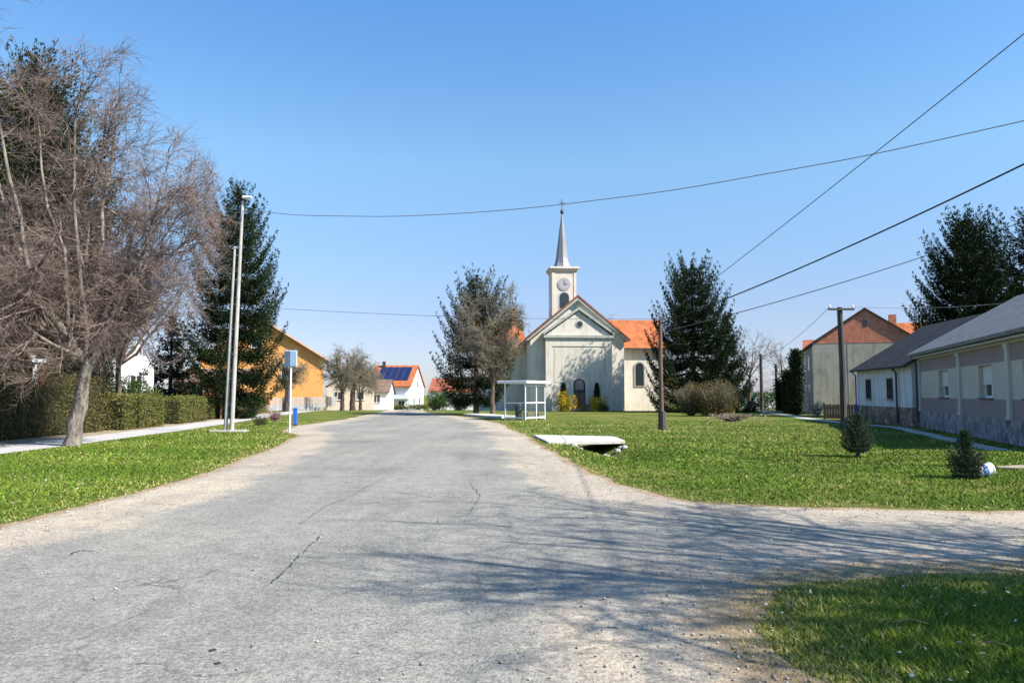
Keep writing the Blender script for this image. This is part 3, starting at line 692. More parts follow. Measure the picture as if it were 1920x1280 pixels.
for x in (.05, 7.3, 13.2, LG-.35):
    mb = MB(); mb.box(x, x+.3, -.09, -.002, .81, 3.29); mb.box(x-.04, x+.34, -.12, -.003, .80, .94); mb.box(x-.04, x+.34, -.12, -.003, 3.15, 3.28); mb.build('pilaster', M['wall_trim'], gh)
for (a, b, c, d) in ops:
    f = MB(); fw = .08; Y0, Y1 = .2, .26
    f.box(a, a+fw, Y0, Y1, c, d); f.box(b-fw, b, Y0, Y1, c, d); f.box(a+fw, b-fw, Y0, Y1, c, c+fw); f.box(a+fw, b-fw, Y0, Y1, d-fw, d); f.box((a+b)/2-.05, (a+b)/2+.05, Y0+.01, Y1-.005, c+fw, d-fw)
    o = f.build('window', M['white_paint'], gh); p = MB(); p.box(a+fw, b-fw, .235, .25, c+fw, d-fw); p.build('pane', M['glass'], o)
    s = MB(); s.box(a+.02, b-.02, .15, .19, c+.48, d-.01); s.build('roller_blind', M['blind'], o)
    s = MB(); s.box(a-.05, b+.05, -.06, .2, c-.05, c-.002); s.build('sill', M['dark_metal'], o)
mb = MB(); mb.tube([(.12, -.36, 3.5), (.12, -.16, 3.2), (.12, -.16, .25)], .05, 8); mb.build('drainpipe', M['dark_metal'], gh)

# ------------------------------------------------------------------ bluish white house
A = Vector((21.2, 45.5)); B = Vector((20.1, 37.25)); d = B-A; LW = d.length
wh = empty('white_house', (A.x, A.y, 0), math.atan2(d.y, d.x), label='bluish white single-storey house with old dark slate roof, brown rubble plinth and two small windows', cat='house')
mb = MB(); gable_walls(mb, LW, 8, 3.2, 5.65, 'x', z0=.95); mb.build('wall', M['bluewhite'], wh)
mb = MB(); mb.box(-.04, LW+.04, -.05, 8.04, -.2, .95); mb.build('plinth', M['brown_plinth'], wh)
mb = MB(); gable_roof(mb, LW, 8, 3.2, 5.65, 'x', .4, .1, gv=.15); mb.build('roof', M['old_slate'], wh)
for u in (1628, 1668):
    t = (u-960)/F; # intersect with facade
    k = (A.x-t*A.y)/(t*d.y-d.x)*LW
    win_front(wh, k-.42, 1.35, .8, 1.15, frame='dark_metal', bars=1)
mb = MB(); mb.box(-.1, LW+.1, -.38, -.3, 2.97, 3.08); mb.build('gutter', M['dark_metal'], wh)
mb = MB(); mb.tube([(6.6, -.33, 3.0), (6.6, -.12, 2.75), (6.6, -.12, .1)], .055, 8); mb.build('drainpipe', M['dark_metal'], wh)
mb = MB(); mb.tube([(.1, -.33, 3.0), (.1, -.12, 2.75), (.1, -.12, .1)], .045, 8); mb.build('drainpipe', M['blue'], wh)

# ------------------------------------------------------------------ brick gable house
A = Vector((24.4, 60.0)); th = math.atan2(-.303, .953)
bh = empty('brick_gable_house', (A.x, A.y, 0), th, label='tall building with rough grey plaster end wall and bare red brick gable', cat='house')
WB = 7.9
mb = MB(); mb.box(0, WB, 0, 14, -.3, 5.7); mb.build('wall', M['rough_plaster'], bh)
mb = MB(); mb.prism([(0.001, 5.702), (WB-.001, 5.702), (WB/2, 8.35)], 'y', -.012, .3); mb.build('gable', M['brick'], bh)
mb = MB(); mb.prism([(0.001, 5.702), (WB-.001, 5.702), (WB/2, 8.35)], 'y', 13.7, 14.0); mb.build('gable', M['brick'], bh)
mb = MB(); gable_roof(mb, WB, 14, 5.7, 8.36, 'y', .25, .13, gv=.12); mb.build('roof', M['brown_tile'], bh)
mb = MB(); mb.box(WB/2-.14, WB/2+.14, -.03, -.014, 7.0, 7.5); mb.build('vent', M['glass'], bh)
mb = MB(); mb.box(5.9, 6.4, 1, 1.5, 6.3, 8.0); mb.build('chimney', M['brick'], bh)
mb = MB(); mb.box(2.6, 2.66, -.012, -.002, .2, 5.65); mb.build('seam', M['concrete'], bh)
for z in (1.2, 3.6):
    for y in (3, 7, 11):
        f = MB(); f.box(-.05, -.002, y, y+1, z, z+1.3); o = f.build('window', M['white_paint'], bh); f = MB(); f.box(-.06, -.051, y+.08, y+.92, z+.08, z+1.22); f.build('pane', M['glass'], o)
# low brown fence and rubble at its foot
f0 = P(1545, 786, 48); fe = empty('board_fence', (f0.x, 48, 0), math.atan2(-3.0, 3.0)+.35, label='low dark brown board fence below the rough plaster end wall', cat='fence')
mb = MB()
for i in range(24): mb.box(i*.16, i*.16+.14, 0, .025, .05, .95+.02*(i % 3))
mb.box(0, 3.84, .026, .07, .25, .33); mb.box(0, 3.84, .026, .07, .7, .78); mb.build('boards', M['brown_wood'], fe)
for i in range(3): m2 = MB(); m2.box(i*1.9-.02, i*1.9+.08, .072, .16, -.1, 1.05); m2.build('post', M['dark_wood'], fe)
# orange roofed house behind
q = P(1672, 700, 84); oh = empty('far_orange_roof_house', (q.x, 84, HS(84)), -.25, label='house with bright orange tiled roof peeking above the brown slate, behind the brick gable building', cat='house')
mb = MB(); gable_walls(mb, 12, 8, 6.6, 10.1, 'x'); mb.build('wall', M['cream_wall'], oh)
mb = MB(); gable_roof(mb, 12, 8, 6.6, 10.1, 'x', .4, .14); mb.build('roof', M['orange_tile'], oh)
win_front(oh, 2, 3, 1.2, 1.4)
# small dark-side house behind left of brick building
q = P(1498, 740, 90); o2 = empty('small_orange_roof_house', (q.x+.6, 90, HS(90)), -.42, label='sliver of a low house with faded orange roof left of the brick gable building', cat='house')
mb = MB(); gable_walls(mb, 6, 7, 6.5, 8.6, 'x'); mb.build('wall', M['cream_wall'], o2)
mb = MB(); gable_roof(mb, 6, 7, 6.5, 8.6, 'x', .3, .14, gv=.1); mb.build('roof', M['red_tile'], o2)

# ------------------------------------------------------------------ church
cx0 = P(1086, 700, 71).x
ch = empty('church', (cx0, 71, 0), math.radians(4.5), label='pale plaster village church with gabled front, clock tower and pointed grey spire', cat='church')
mb = MB()
mb.prism([(-4.6, -.3), (4.6, -.3), (4.6, 7.0), (0, 10.85), (-4.6, 7.0)], 'y', .9, 16)     # nave
mb.box(-9.5, -4.605, 5.2, 12, -.3, 6.6); mb.box(4.605, 10.2, 5.2, 12, -.3, 6.6)
mb.build('wall', M['plaster'], ch)
for a, b in ((-9.5, -9.2), (9.9, 10.2)):
    mb = MB(); mb.prism([(5.21, 6.602), (11.99, 6.602), (8.6, 9.45)], 'x', a, b); mb.build('wing_gable', M['plaster'], ch)
mb = MB(); mb.box(-3.22, -2.62, 0, .898, -.3, 7.0); mb.box(2.62, 3.22, 0, .898, -.3, 7.0); mb.box(-2.618, 2.618, 0, .898, 6.2, 7.0); mb.box(-2.618, 2.618, .06, .898, -.3, 6.198, 1)
mb.box(-2.4, 2.4, .03, .058, .9, 2.55, 1); mb.box(-2.4, 2.4, .035, .058, 2.75, 6.0, 1)
mb.build('front_bay', [M['plaster'], M['plaster_panel']], ch)
mb = MB(); mb.prism([(-3.2, 7.27), (3.2, 7.27), (0, 9.6)], 'y', .1, .895); mb.build('pediment', M['plaster'], ch)
mb = MB()
mb.box(-3.42, 3.42, -.18, .897, 7.002, 7.26)
for sg in (-1, 1):
    for (lo, hi, th_, y0, y1) in (((3.45, 7.28), (0, 9.72), .3, -.14, .93), ((4.95, 6.72), (0, 10.72), .42, .45, .97)):
        mb.prism([(sg*lo[0], lo[1]), (hi[0], hi[1]), (hi[0], hi[1]+th_), (sg*lo[0], lo[1]+th_*.8)], 'y', y0, y1)
mb.build('cornice', M['plaster_grey'], ch)
mb = MB()
for sg in (-1, 1): mb.prism([(sg*5.1, 6.78), (0, 11.05), (0, 11.25), (sg*5.1, 6.98)], 'y', .4, 16.3)
mb.build('roof', M['red_tile'], ch)
mb = MB(); gable_roof(mb, 4.6, 6.8, 6.6, 9.45, 'x', .45, .15, x0=-9.45, y0=5.2, gv=.2); mb.build('wing_roof', M['orange_tile'], ch)
mb = MB(); gable_roof(mb, 5.3, 6.8, 6.6, 9.45, 'x', .45, .15, x0=4.8, y0=5.2, gv=.2); mb.build('wing_roof', M['orange_tile'], ch)
for a, b in ((-9.7, -4.7), (4.7, 10.4)): mb = MB(); mb.box(a, b, 4.62, 4.74, 6.2, 6.34); mb.build('gutter', M['dark_metal'], ch)
mb = MB(); mb.disc((0.1, 8.35), .36, .05, .11); mb.build('oculus_surround', M['plaster_grey'], ch)
mb = MB(); mb.disc((0.1, 8.35), .27, .03, .049); mb.build('oculus', M['glass'], ch)
mb = MB(); mb.arch(0, -.05, 1.75, 3.5, -.05, .03); mb.build('door_surround', M['plaster'], ch)
dr = MB(); dr.arch(0, 0, 1.15, 3.1, -.07, -.052); do = dr.build('door', M['dark_wood'], ch)
mb = MB(); mb.box(-.5, -.03, -.1, -.072, .05, 1.75); mb.box(.03, .5, -.1, -.072, .05, 1.75); mb.build('door_leaf', M['brown_wood'], do)
mb = MB(); mb.arch(0, 2.05, .8, .92, -.09, -.071); mb.build('fanlight', M['wall_mauve'], do)
mb = MB(); mb.box(-1.3, 1.3, -.9, -.052, -.1, .14); mb.box(-1.1, 1.1, -.6, -.053, .141, .28); mb.build('steps', M['concrete'], ch)
for x in (-6.9, 7.2):
    mb = MB(); mb.arch(x, 2.4, 1.1, 2.6, 5.1, 5.19); o = mb.build('window', M['plaster_grey'], ch); mb = MB(); mb.arch(x, 2.5, .85, 2.35, 5.08, 5.099); mb.build('pane', M['glass'], o)
# tower (astride the ridge)
ty = 5.4; tx = -.6; hw = 1.28
mb = MB(); mb.box(tx-hw, tx+hw, ty, ty+2*hw, 8.8, 14.35)
for sx in (-1, 1): mb.box(tx+sx*(hw-.14)-.14, tx+sx*(hw-.14)+.14, ty-.05, ty-.002, 9.5, 14.3)
tw = mb.build('tower', M['tower_plaster'], ch)
mb = MB(); mb.box(tx-hw-.14, tx+hw+.14, ty-.14, ty+2*hw+.14, 14.352, 14.6); mb.box(tx-hw-.28, tx+hw+.28, ty-.28, ty+2*hw+.28, 14.602, 14.82); mb.build('tower_cornice', M['tower_plaster'], tw, bevel=.03)
mb = MB(); mb.disc((tx, 13.0), .68, ty-.06, ty-.003); o = mb.build('clock_face', M['plaster_grey'], tw)
mb = MB(); mb.disc((tx, 13.0), .56, ty-.075, ty-.062); mb.build('clock_dial', mat('clock_dial_grey', (.4, .37, .38), .1, 4), tw)
mb = MB(); mb.box(tx-.03, tx+.03, ty-.09, ty-.076, 12.95, 13.42); mb.box(tx, tx+.3, ty-.105, ty-.091, 12.97, 13.03); mb.build('clock_hand', M['dark_metal'], tw)
mb = MB(); mb.arch(tx, 10.5, 1.0, 1.65, ty-.03, ty-.003); mb.build('bell_opening', M['glass'], tw)
mb = MB(); mb.arch(tx, 10.4, 1.25, 1.88, ty-.02, ty-.0025); mb.build('opening_surround', M['wall_trim'], tw)
mb = MB(); mb.prism([(ty+.8, 10.5), (ty+1.75, 10.5), (ty+1.75, 11.7), (ty+1.5, 12.05), (ty+1.05, 12.05), (ty+.8, 11.7)], 'x', tx-hw-.02, tx-hw-.002); mb.build('bell_opening', M['glass'], tw)
sc_ = (tx, ty+hw, 0)
mb = MB(); mb.lathe(sc_, [(1.35, 14.83), (.98, 15.0), (.8, 15.35), (.68, 15.9), (.36, 18.5), (.07, 20.7)], 8); mb.build('spire', M['tin'], ch)
mb = MB(); mb.lathe(sc_, [(.03, 20.6), (.16, 20.8), (.2, 20.95), (.16, 21.1), (.03, 21.25)], 12); mb.box(tx-.035, tx+.035, ty+hw-.03, ty+hw+.03, 21.2, 22.3); mb.box(tx-.3, tx+.3, ty+hw-.025, ty+hw+.025, 21.85, 21.93); mb.build('finial_cross', M['dark_metal'], ch)
mb = MB(); mb.box(-5.9, -5.45, 7.0, 7.45, 7.4, 10.5); mb.box(-5.95, -5.4, 6.95, 7.5, 10.502, 10.6); mb.build('chimney', M['brick'], ch)

# ------------------------------------------------------------------ left houses
q = P(606, 700, 90); SC = 1.33; rz_ = math.radians(14)
OL = 10.5
o1 = empty('orange_house', (q.x-OL*SC*math.cos(rz_), 90-OL*SC*math.sin(rz_), HS(90)), rz_, label='orange rendered house with steep gable beside the tall left spruce', cat='house'); o1.scale = (SC,)*3
mb = MB(); gable_walls(mb, OL, 12, 4.75, 8.0, 'y'); mb.build('wall', M['orange_wall'], o1)
mb = MB(); gable_roof(mb, OL, 12, 4.75, 8.0, 'y', .5, .16, gv=.45); mb.build('roof', M['brown_tile'], o1)
mb = MB()
for sg in (-1, 1):
    c = OL/2; mb.prism([(c+sg*(c+.5), 4.75-.31), (c, 8.01), (c, 8.23), (c+sg*(c+.5), 4.66)], 'y', -.55, -.46)
mb.build('bargeboard', M['pink_trim'], o1)
win_front(o1, 6.8, 2.9, 1.3, 1.4); win_front(o1, 4.2, 5.6, 1.0, 1.2); win_front(o1, 1.2, 1.2, 1.3, 1.4)
mb = MB(); mb.box(-.03, OL+.03, -.04, 12.03, -.3, .6); mb.build('plinth', M['concrete'], o1)
# low cream wall house behind row of trees
q = P(614, 700, 112)
o1 = empty('cream_house', (q.x, 112, HS(112)), math.radians(12), label='low cream house behind the row of round bare street trees', cat='house')
mb = MB(); gable_walls(mb, 7, 14, 3.6, 5.6, 'y'); mb.build('wall', M['cream_wall'], o1)
mb = MB(); gable_roof(mb, 7, 14, 3.6, 5.6, 'y', .3, .15); mb.build('roof', M['brown_tile'], o1)
win_front(o1, 1, 1.5, 1.1, 1.3); win_front(o1, 4.4, 1.5, 1.1, 1.3)
# brownish roofed house left of the white one
q = P(650, 700, 125)
o1 = empty('brown_roof_house', (q.x, 125, HS(125)), math.radians(3), label='low house with brown roof and white wall left of the solar-panel house', cat='house')
mb = MB(); gable_walls(mb, 7, 9, 3.0, 5.0, 'x'); mb.build('wall', M['white_wall'], o1)
mb = MB(); gable_roof(mb, 7, 9, 3.0, 5.0, 'x', .4, .18); mb.build('roof', M['brown_tile'], o1)
win_front(o1, 1.5, 1.2, 1.4, 1.4); win_front(o1, 4.5, 1.2, 1.2, 1.4)
# white house with solar panels
q = P(769, 740, 148); LL_ = 8.6; ang = math.radians(-4)
sh = empty('solar_house', (q.x-LL_*math.cos(ang), 148-LL_*math.sin(ang), HS(148)), ang, label='white house with orange tiled roof carrying blue solar panels at the end of the road', cat='house')
mb = MB(); gable_walls(mb, LL_, 14, 4.9, 8.9, 'x'); mb.build('wall', M['white_wall'], sh)
mb = MB(); gable_roof(mb, LL_, 14, 4.9, 8.9, 'x', .7, .2, gv=.3); mb.build('roof', M['orange_tile'], sh)
sl_ = 4.0/7
for r_ in range(2):
    for c_ in range(5):
        mb = MB(); x = 1.3+c_*1.32; y = 1.2+r_*2.5; z = lambda yy: 4.9+sl_*yy+.30
        mb.add([(x, y, z(y)), (x+1.22, y, z(y)), (x+1.22, y+2.4, z(y+2.4)), (x, y+2.4, z(y+2.4)), (x, y, z(y)+.05), (x+1.22, y, z(y)+.05), (x+1.22, y+2.4, z(y+2.4)+.05), (x, y+2.4, z(y+2.4)+.05)], [(0,3,2,1),(4,5,6,7),(0,1,5,4),(1,2,6,5),(2,3,7,6),(3,0,4,7)])
        mb.build('solar_panel', M['panel_glass'], sh)
mb = MB(); gable_walls(mb, 2.6, 3.2, 3.2, 4.6, 'y', x0=-.6, y0=-3.2); mb.build('porch', M['white_wall'], sh)
mb = MB(); gable_roof(mb, 2.6, 3.2, 3.2, 4.6, 'y', .3, .15, x0=-.6, y0=-3.2, gv=.2); mb.build('porch_roof', M['pink_trim'], sh)
mb = MB(); mb.arch(4.8, 2.6, 1.7, 1.5, -.06, -.003); mb.build('balcony_opening', M['glass'], sh)
mb = MB(); mb.box(2.4, 8.4, -1.1, -.003, 2.15, 2.35); mb.box(2.4, 8.4, -1.1, -1.02, 2.36, 3.0); mb.build('balcony', M['white_paint'], sh)
win_front(sh, 3.4, .6, 1.3, 1.2); win_front(sh, 6.2, .6, 1.3, 1.2); win_front(sh, .1, .8, .9, 1.4, y=-3.2)
for (y, z) in ((3, 1.0), (8.5, 1.0), (6, 4.4)): win_right(sh, LL_, y, z, 1.6, 1.4)
mb = MB(); mb.box(1.4, 2.0, 6.0, 6.6, 8.0, 9.9); mb.build('chimney', M['dark_wood'], sh)
# red roofed low house behind the left conifer
q = P(806, 740, 128)
o1 = empty('red_roof_house', (q.x, 128, HS(128)), math.radians(-3), label='low white house with pinkish red roof partly hidden by the conifer beside the bus shelter', cat='house')
mb = MB(); gable_walls(mb, 9, 8, 3.3, 5.3, 'x'); mb.build('wall', M['white_wall'], o1)
mb = MB(); gable_roof(mb, 9, 8, 3.3, 5.3, 'x', .4, .18); mb.build('roof', M['red_tile'], o1)
win_front(o1, 1.2, 1.2, 1.4, 1.4); win_front(o1, 5.4, 1.2, 1.4, 1.4)
# white steep gable behind the left hedge
q = P(222, 700, 44)
o1 = empty('white_gable_house', (q.x, 44, 0), math.radians(27), label='small bright white steep gable seen over the hedge right of the big bare tree', cat='house')
mb = MB(); gable_walls(mb, 1.9, 6, 3.1, 4.9, 'y'); mb.build('wall', M['white_wall'], o1)
mb = MB(); gable_roof(mb, 1.9, 6, 3.1, 4.9, 'y', .15, .08, gv=.02); mb.build('roof', M['brown_tile'], o1)
win_front(o1, .6, 1.9, .7, .9)
# orange annex seen through trees
q = P(330, 700, 60)
o1 = empty('orange_annex', (q.x, 60, 0), 0, label='yellow-orange outbuilding glimpsed between the left spruce and the shrubs', cat='outbuilding')
mb = MB(); gable_walls(mb, 5, 6, 2.6, 3.6, 'x'); mb.build('wall', M['orange_wall'], o1)
mb = MB(); gable_roof(mb, 5, 6, 2.6, 3.6, 'x', .3, .14); mb.build('roof', M['brown_tile'], o1)
win_front(o1, 1.2, 1.2, 1.1, 1.2)
# far small house between conifers and brick building
q = P(1416, 740, 135)
o1 = empty('distant_house', (q.x, 135, HS(135)), 0, label='tiny distant pale house with grey roof between the conifers and the brick gable building', cat='house')
mb = MB(); gable_walls(mb, 5, 7, 3.2, 5.5, 'x'); mb.build('wall', M['white_wall'], o1)
mb = MB(); gable_roof(mb, 5, 7, 3.2, 5.5, 'x', .3, .16); mb.build('roof', M['slate'], o1)
win_front(o1, 1.8, 1.1, 1.3, 1.3)

# ------------------------------------------------------------------ slab over the ditch
s4 = [G(1000,818), G(1152,821), G(1172,829), G(1028,832)]
mb = MB(); pts = [(p[0], p[1], .0) for p in s4]
mb.add([(x, y, -.05) for x, y, _ in pts]+[(x, y, .07) for x, y, _ in pts], [(0,1,2,3),(7,6,5,4),(0,4,5,1),(1,5,6,2),(2,6,7,3),(3,7,4,0)])
br = mb.build('footbridge', M['kerb'], bevel=.015); tag(br, 'pale concrete slab crossing the ditch on the right lawn', 'footbridge')
mb = MB(); rg_ = random.Random(8); cx, cy = s4[2][0]*.5+s4[3][0]*.5+.3, s4[3][1]
for i in range(16):
    x = cx+rg_.uniform(-1.0, .9); y = cy+rg_.uniform(-.05, .25)+.05; s = rg_.uniform(.06, .14); z = H(x, y)
    mb.lathe((x, y, z), [(s*.5, -.04), (s, s*.3), (s*.8, s*.8), (s*.3, s*1.05)], 6)
mb.build('culvert_stones', M['concrete'], br)

# ------------------------------------------------------------------ bus shelter
shx = Vector((.5, .866)); base = Vector((.82, 46.0)); Ls, Ws = 2.6, 1.45
bs = empty('bus_shelter', (base.x, base.y, 0), math.atan2(.866, .5), label='small white bus shelter with flat roof and glass walls beside the road', cat='bus shelter')
mb = MB(); mb.box(-.35, Ls+.3, -.3, Ws+.4, 2.3, 2.47); mb.build('roof', M['white_paint'], bs, bevel=.02)
for (x, y) in ((0, 0), (0, Ws), (Ls, 0), (Ls, Ws), (Ls*.55, 0)):
    mb = MB(); mb.box(x-.035, x+.035, y-.035, y+.035, -.05, 2.299); mb.build('post', M['white_paint'], bs)
mb = MB(); mb.box(.05, Ls-.05, -.03, .03, .1, .2); mb.box(.05, Ls-.05, -.03, .03, 2.1, 2.18); mb.box(-.03, .03, .05, Ws-.05, .1, .2); mb.box(-.03, .03, .05, Ws-.05, 1.05, 1.12); mb.box(.05, Ls-.05, -.028, .028, 1.05, 1.12); mb.box(Ls-.03, Ls+.03, .05, Ws-.05, .1, .2)
mb.build('rail', M['white_paint'], bs)
gm, nt, b = base_mat('clear_pane', .3, .1); b.inputs['Base Color'].default_value = (.2, .24, .23, 1); b.inputs['Alpha'].default_value = .07
mb = MB(); mb.box(.06, Ls*.55-.06, -.006, .006, .22, 2.08); mb.box(Ls*.55+.06, Ls-.06, -.006, .006, .22, 2.08); mb.box(-.006, .006, .06, Ws-.06, .22, 1.04); mb.box(Ls-.006, Ls+.006, .06, Ws-.06, .22, 2.2); mb.build('glass_panel', gm, bs)
mb = MB(); mb.box(.5, Ls-.3, .12, .48, .42, .47); mb.box(.6, .66, .15, .45, 0, .419); mb.box(Ls-.5, Ls-.44, .15, .45, 0, .419); mb.build('bench', M['brown_wood'], bs)
q = G(972, 787)
bn = empty('litter_bin', (q[0], q[1]-.2, 0), .3, label='dark litter bin standing in front of the bus shelter', cat='litter bin')
mb = MB(); mb.lathe((0, 0, 0), [(.16, .0), (.19, .05), (.23, .85), (.25, .86), (.25, .93), (.2, .99)], 16); mb.build('body', M['dark_metal'], bn)
mb = MB(); mb.tube([(0, .27, -.05), (0, .27, 1.15)], .03, 8); mb.tube([(0, .27, .9), (0, .2, .9)], .02, 6); mb.build('post', M['dark_metal'], bn)
# raised platform kerb
p0 = G(868, 779.5); p1 = G(925, 784.5); p2 = (p1[0]+1.6, p1[1]+1.2); p3 = (p0[0]+1.4, p0[1]+1.6)
mb = MB(); mb.prism([p0, p1, p2, p3], 'z', -.05, .16); tag(mb.build('bus_platform', M['kerb'], bevel=.02), 'raised pale kerb platform at the bus stop by the shelter', 'kerb platform')
def bus_sign(u, vb, H_, pw, ph, label, mp, mf, left=True, shade=False):
    x, y = G(u, vb); r = empty('bus_stop_sign', (x, y, 0), 0, label=label, cat='sign', group='bus stop signs')
    mb = MB(); mb.tube([(0, 0, -.1), (0, 0, H_)], .042, 10); mb.build('pole', mp, r)
    z1 = H_-.02; mb = MB(); mb.box(-pw/2, pw/2, -.075, -.045, z1-ph, z1); mb.build('plate', mf, r, bevel=.03)
    mb = MB(); mb.box(-pw/2-.02, pw/2+.02, -.052, -.042, z1-ph-.02, z1+.02); mb.build('frame', M['white_paint'], r)
    return r
q = bus_sign(543, 811, 3.5, .5, .66, 'tall white pole with a pale blue-grey plate left of the road', M['white_paint'], M['sign_blue'])
mb = MB(); mb.box(-.245, -.02, -.083, -.076, 2.83, 3.47); mb.build('pictogram_panel', M['sign_back'], q)
mb = MB(); mb.box(-.16, -.03, -.2, -.02, 1.3, 1.85); mb.build('timetable_box', M['dark_metal'], q, bevel=.01)
bus_sign(891, 775, 3.1, .5, .62, 'white square plate on a grey pole near the bus shelter', M['galv'], M['white_paint'])
q = G(553, 797)
wb = empty('waste_bin', (q[0], q[1], 0), .2, label='blue waste bin standing behind the left sign pole', cat='waste bin')
mb = MB(); mb.prism([(-.16, 0.05), (.16, .05), (.21, 1.0), (-.21, 1.0)], 'y', -.2, .2); mb.build('body', M['blue'], wb, bevel=.02)
mb = MB(); mb.box(-.23, .23, -.23, .23, 1.003, 1.07); mb.build('lid', M['blue'], wb, bevel=.02); wb.scale = (.5, .6, .85)
mb = MB(); mb.tube([(-.2, .2, .08), (.2, .2, .08)], .08, 10); mb.build('wheel', M['dark_metal'], wb)

# ------------------------------------------------------------------ utility poles
x, y = G(434, 809)
up = empty('twin_leg_pole', (x, y, 0), 0, label='tall pale concrete A-shaped pole with a street lamp on top, on the left verge', cat='utility pole')
top = P(455, 377, y); tx_, tz = top.x-x, top.z
mb = MB(); mb.tube([(0, 0, -.2), (tx_*.5, 0, tz*.5), (tx_, 0, tz)], [.10, .085, .065], 10); mb.build('pole', M['concrete'], up)
lx = P(421, 806, y).x-x; jt = P(440, 462, y); jx, jz = jt.x-x, jt.z
mb = MB(); mb.tube([(lx, .1, -.2), ((lx+jx)/2, .07, jz*.5), (jx, .02, jz)], [.085, .075, .055], 10); mb.build('strut', M['concrete'], up)
mb = MB()
for z in (1.2, 2.3, 3.4, 4.5, 5.6, 6.7, 7.8):
    mb.tube([(lx+(jx-lx)*z/jz, .08, z), (tx_*z/tz, 0, z)], .025, 6)
mb.tube([(jx, .02, jz-.1), (tx_*jz/tz, 0, jz)], .05, 6); mb.build('rungs', M['concrete'], up)
mb = MB(); mb.tube([(tx_, 0, tz-.5), (tx_, 0, tz+.1), (tx_+.15, -.1, tz+.15)], .035, 8); mb.build('lamp_arm', M['brown_wood'], up)
mb = MB(); mb.box(tx_+.02, tx_+.45, -.2, 0, tz+.08, tz+.2); mb.build('lamp_head', M['white_paint'], up, bevel=.04)
mb = MB(); mb.box(-.9, .65, -.25, .35, -.1, .07); mb.build('footing', M['concrete'], up, bevel=.03)
AT = Vector((x+tx_*.97, y, P(455, 394, y).z))

x, y = G(1241, 806)
wp = empty('wooden_pole', (x, y, 0), 0, label='reddish brown wooden pole on a dark stub in the middle of the right lawn', cat='utility pole')
ph = P(1241, 600, y).z
mb = MB(); mb.tube([(0, 0, .3), (-.02, 0, ph*.5), (.0, 0, ph)], [.115, .10, .08], 10); mb.build('pole', M['wood_pole'], wp)
mb = MB(); mb.tube([(0.02, -.02, -.2), (.02, -.02, .85)], [.2, .17], 8); mb.build('stub', M['dark_wood'], wp)
mb = MB(); mb.box(-.02, .02, -.16, .16, ph-.35, ph-.3); mb.build('bracket', M['galv'], wp)
PT = Vector((x, y, ph))
x, y = G(1582, 803)
cp = empty('crossarm_pole', (x, y, 0), 0, label='dark wooden pole with a short crossarm before the rough plaster wall', cat='utility pole')
ph = P(1582, 576, y).z
mb = MB(); mb.tube([(0, 0, -.2), (.03, 0, ph*.5), (-.02, 0, ph)], [.155, .14, .12], 10); mb.build('pole', M['dark_wood'], cp)
mb = MB(); mb.box(-.62, .62, -.19, -.1, ph-.16, ph-.06); mb.build('crossarm', M['dark_wood'], cp)
for xx in (-.55, .55):
    mb = MB(); mb.lathe((xx, -.145, ph-.06), [(.03, 0), (.05, .05), (.035, .1), (.05, .13), (.02, .17)], 10); mb.build('insulator', M['white_paint'], cp)
CT = Vector((x, y, ph))
for i, (u, vt, vb, Y) in enumerate(((1428, 664, 775, 78), (1456, 682, 772, 95))):
    b0 = P(u, 740, Y); r = empty('distant_pole', (b0.x, Y, HS(Y)), label=('nearer and taller' if i == 0 else 'farther and shorter')+' of the two slim dark poles between the conifers and the brick building', cat='utility pole', group='slim distant poles')
    hh = P(u, vt, Y).z-HS(Y); mb = MB(); mb.tube([(0, 0, -.2), (0, 0, hh)], [.2, .15], 8); mb.build('pole', M['dark_wood'], r)
    mb = MB(); mb.box(-.4, .4, -.22, -.152, hh-.5, hh-.4); mb.build('crossarm', M['dark_wood'], r)
# poles outside the frame that carry the cables
rp1 = empty('cable_pole', (14.2, 15, 0), label='wooden cable pole beside the grey house', cat='utility pole')
mb = MB(); mb.tube([(0, 0, -.2), (0, 0, 8.7)], [.16, .11], 10); mb.build('pole', M['wood_pole'], rp1)
rp2 = empty('cable_pole', (12, -4, 0), label='tall wooden cable pole behind the road corner', cat='utility pole')
mb = MB(); mb.tube([(0, 0, -.2), (0, 0, 11.9)], [.18, .12], 10); mb.build('pole', M['wood_pole'], rp2)
def wire(a, b, sag, r, label, m='wire', n=40, wob=0):
    a = Vector(a); b = Vector(b); pts = []
    for i in range(n+1):
        t = i/n; p = a.lerp(b, t); p.z -= 4*sag*t*(1-t)-wob*math.sin(t*37)*(.5+.5*math.sin(t*11)); pts.append(p)
    mb = MB(); mb.tube(pts, r, 5); tag(mb.build('overhead_cable', M[m]), label, 'cable', 'overhead cables')
bz = P(2273, 150, 15).z
wire(AT, (14.2, 15, bz), 1.25, .013, 'long grey cable sagging across the sky from the left lamp pole over the spire', 'wire_grey', 80, .012)
wire(PT+Vector((0, 0, .02)), (12, -4, 11.7), .25, .012, 'thin grey cable climbing steeply to the top right corner', 'wire_grey')
wire(PT+Vector((0, 0, -.15)), (14.2, 15, P(2273, 150, 15).z), .3, .026, 'thick black cable rising from the wooden pole toward the right edge')
e2 = P(1960, 400, 60); wire(P(1245, 622, 60), e2, .5, .035, 'dark cable that vanishes behind the tree above the grey house', 'wire')
wire(P(430, 572, 60), P(1250, 598, 62), .35, .02, 'faint low cable far behind, left of the church', 'wire_grey')
wire(CT+Vector((.55, -.1, -.0)), P(1960, 560, 34), .2, .008, 'fine wire from the crossarm pole to the grey house', 'wire_grey')
wire(CT+Vector((-.55, -.1, -.0)), P(1428, 668, 78), .5, .012, 'fine wire from the crossarm pole to the slim distant pole', 'wire_grey')

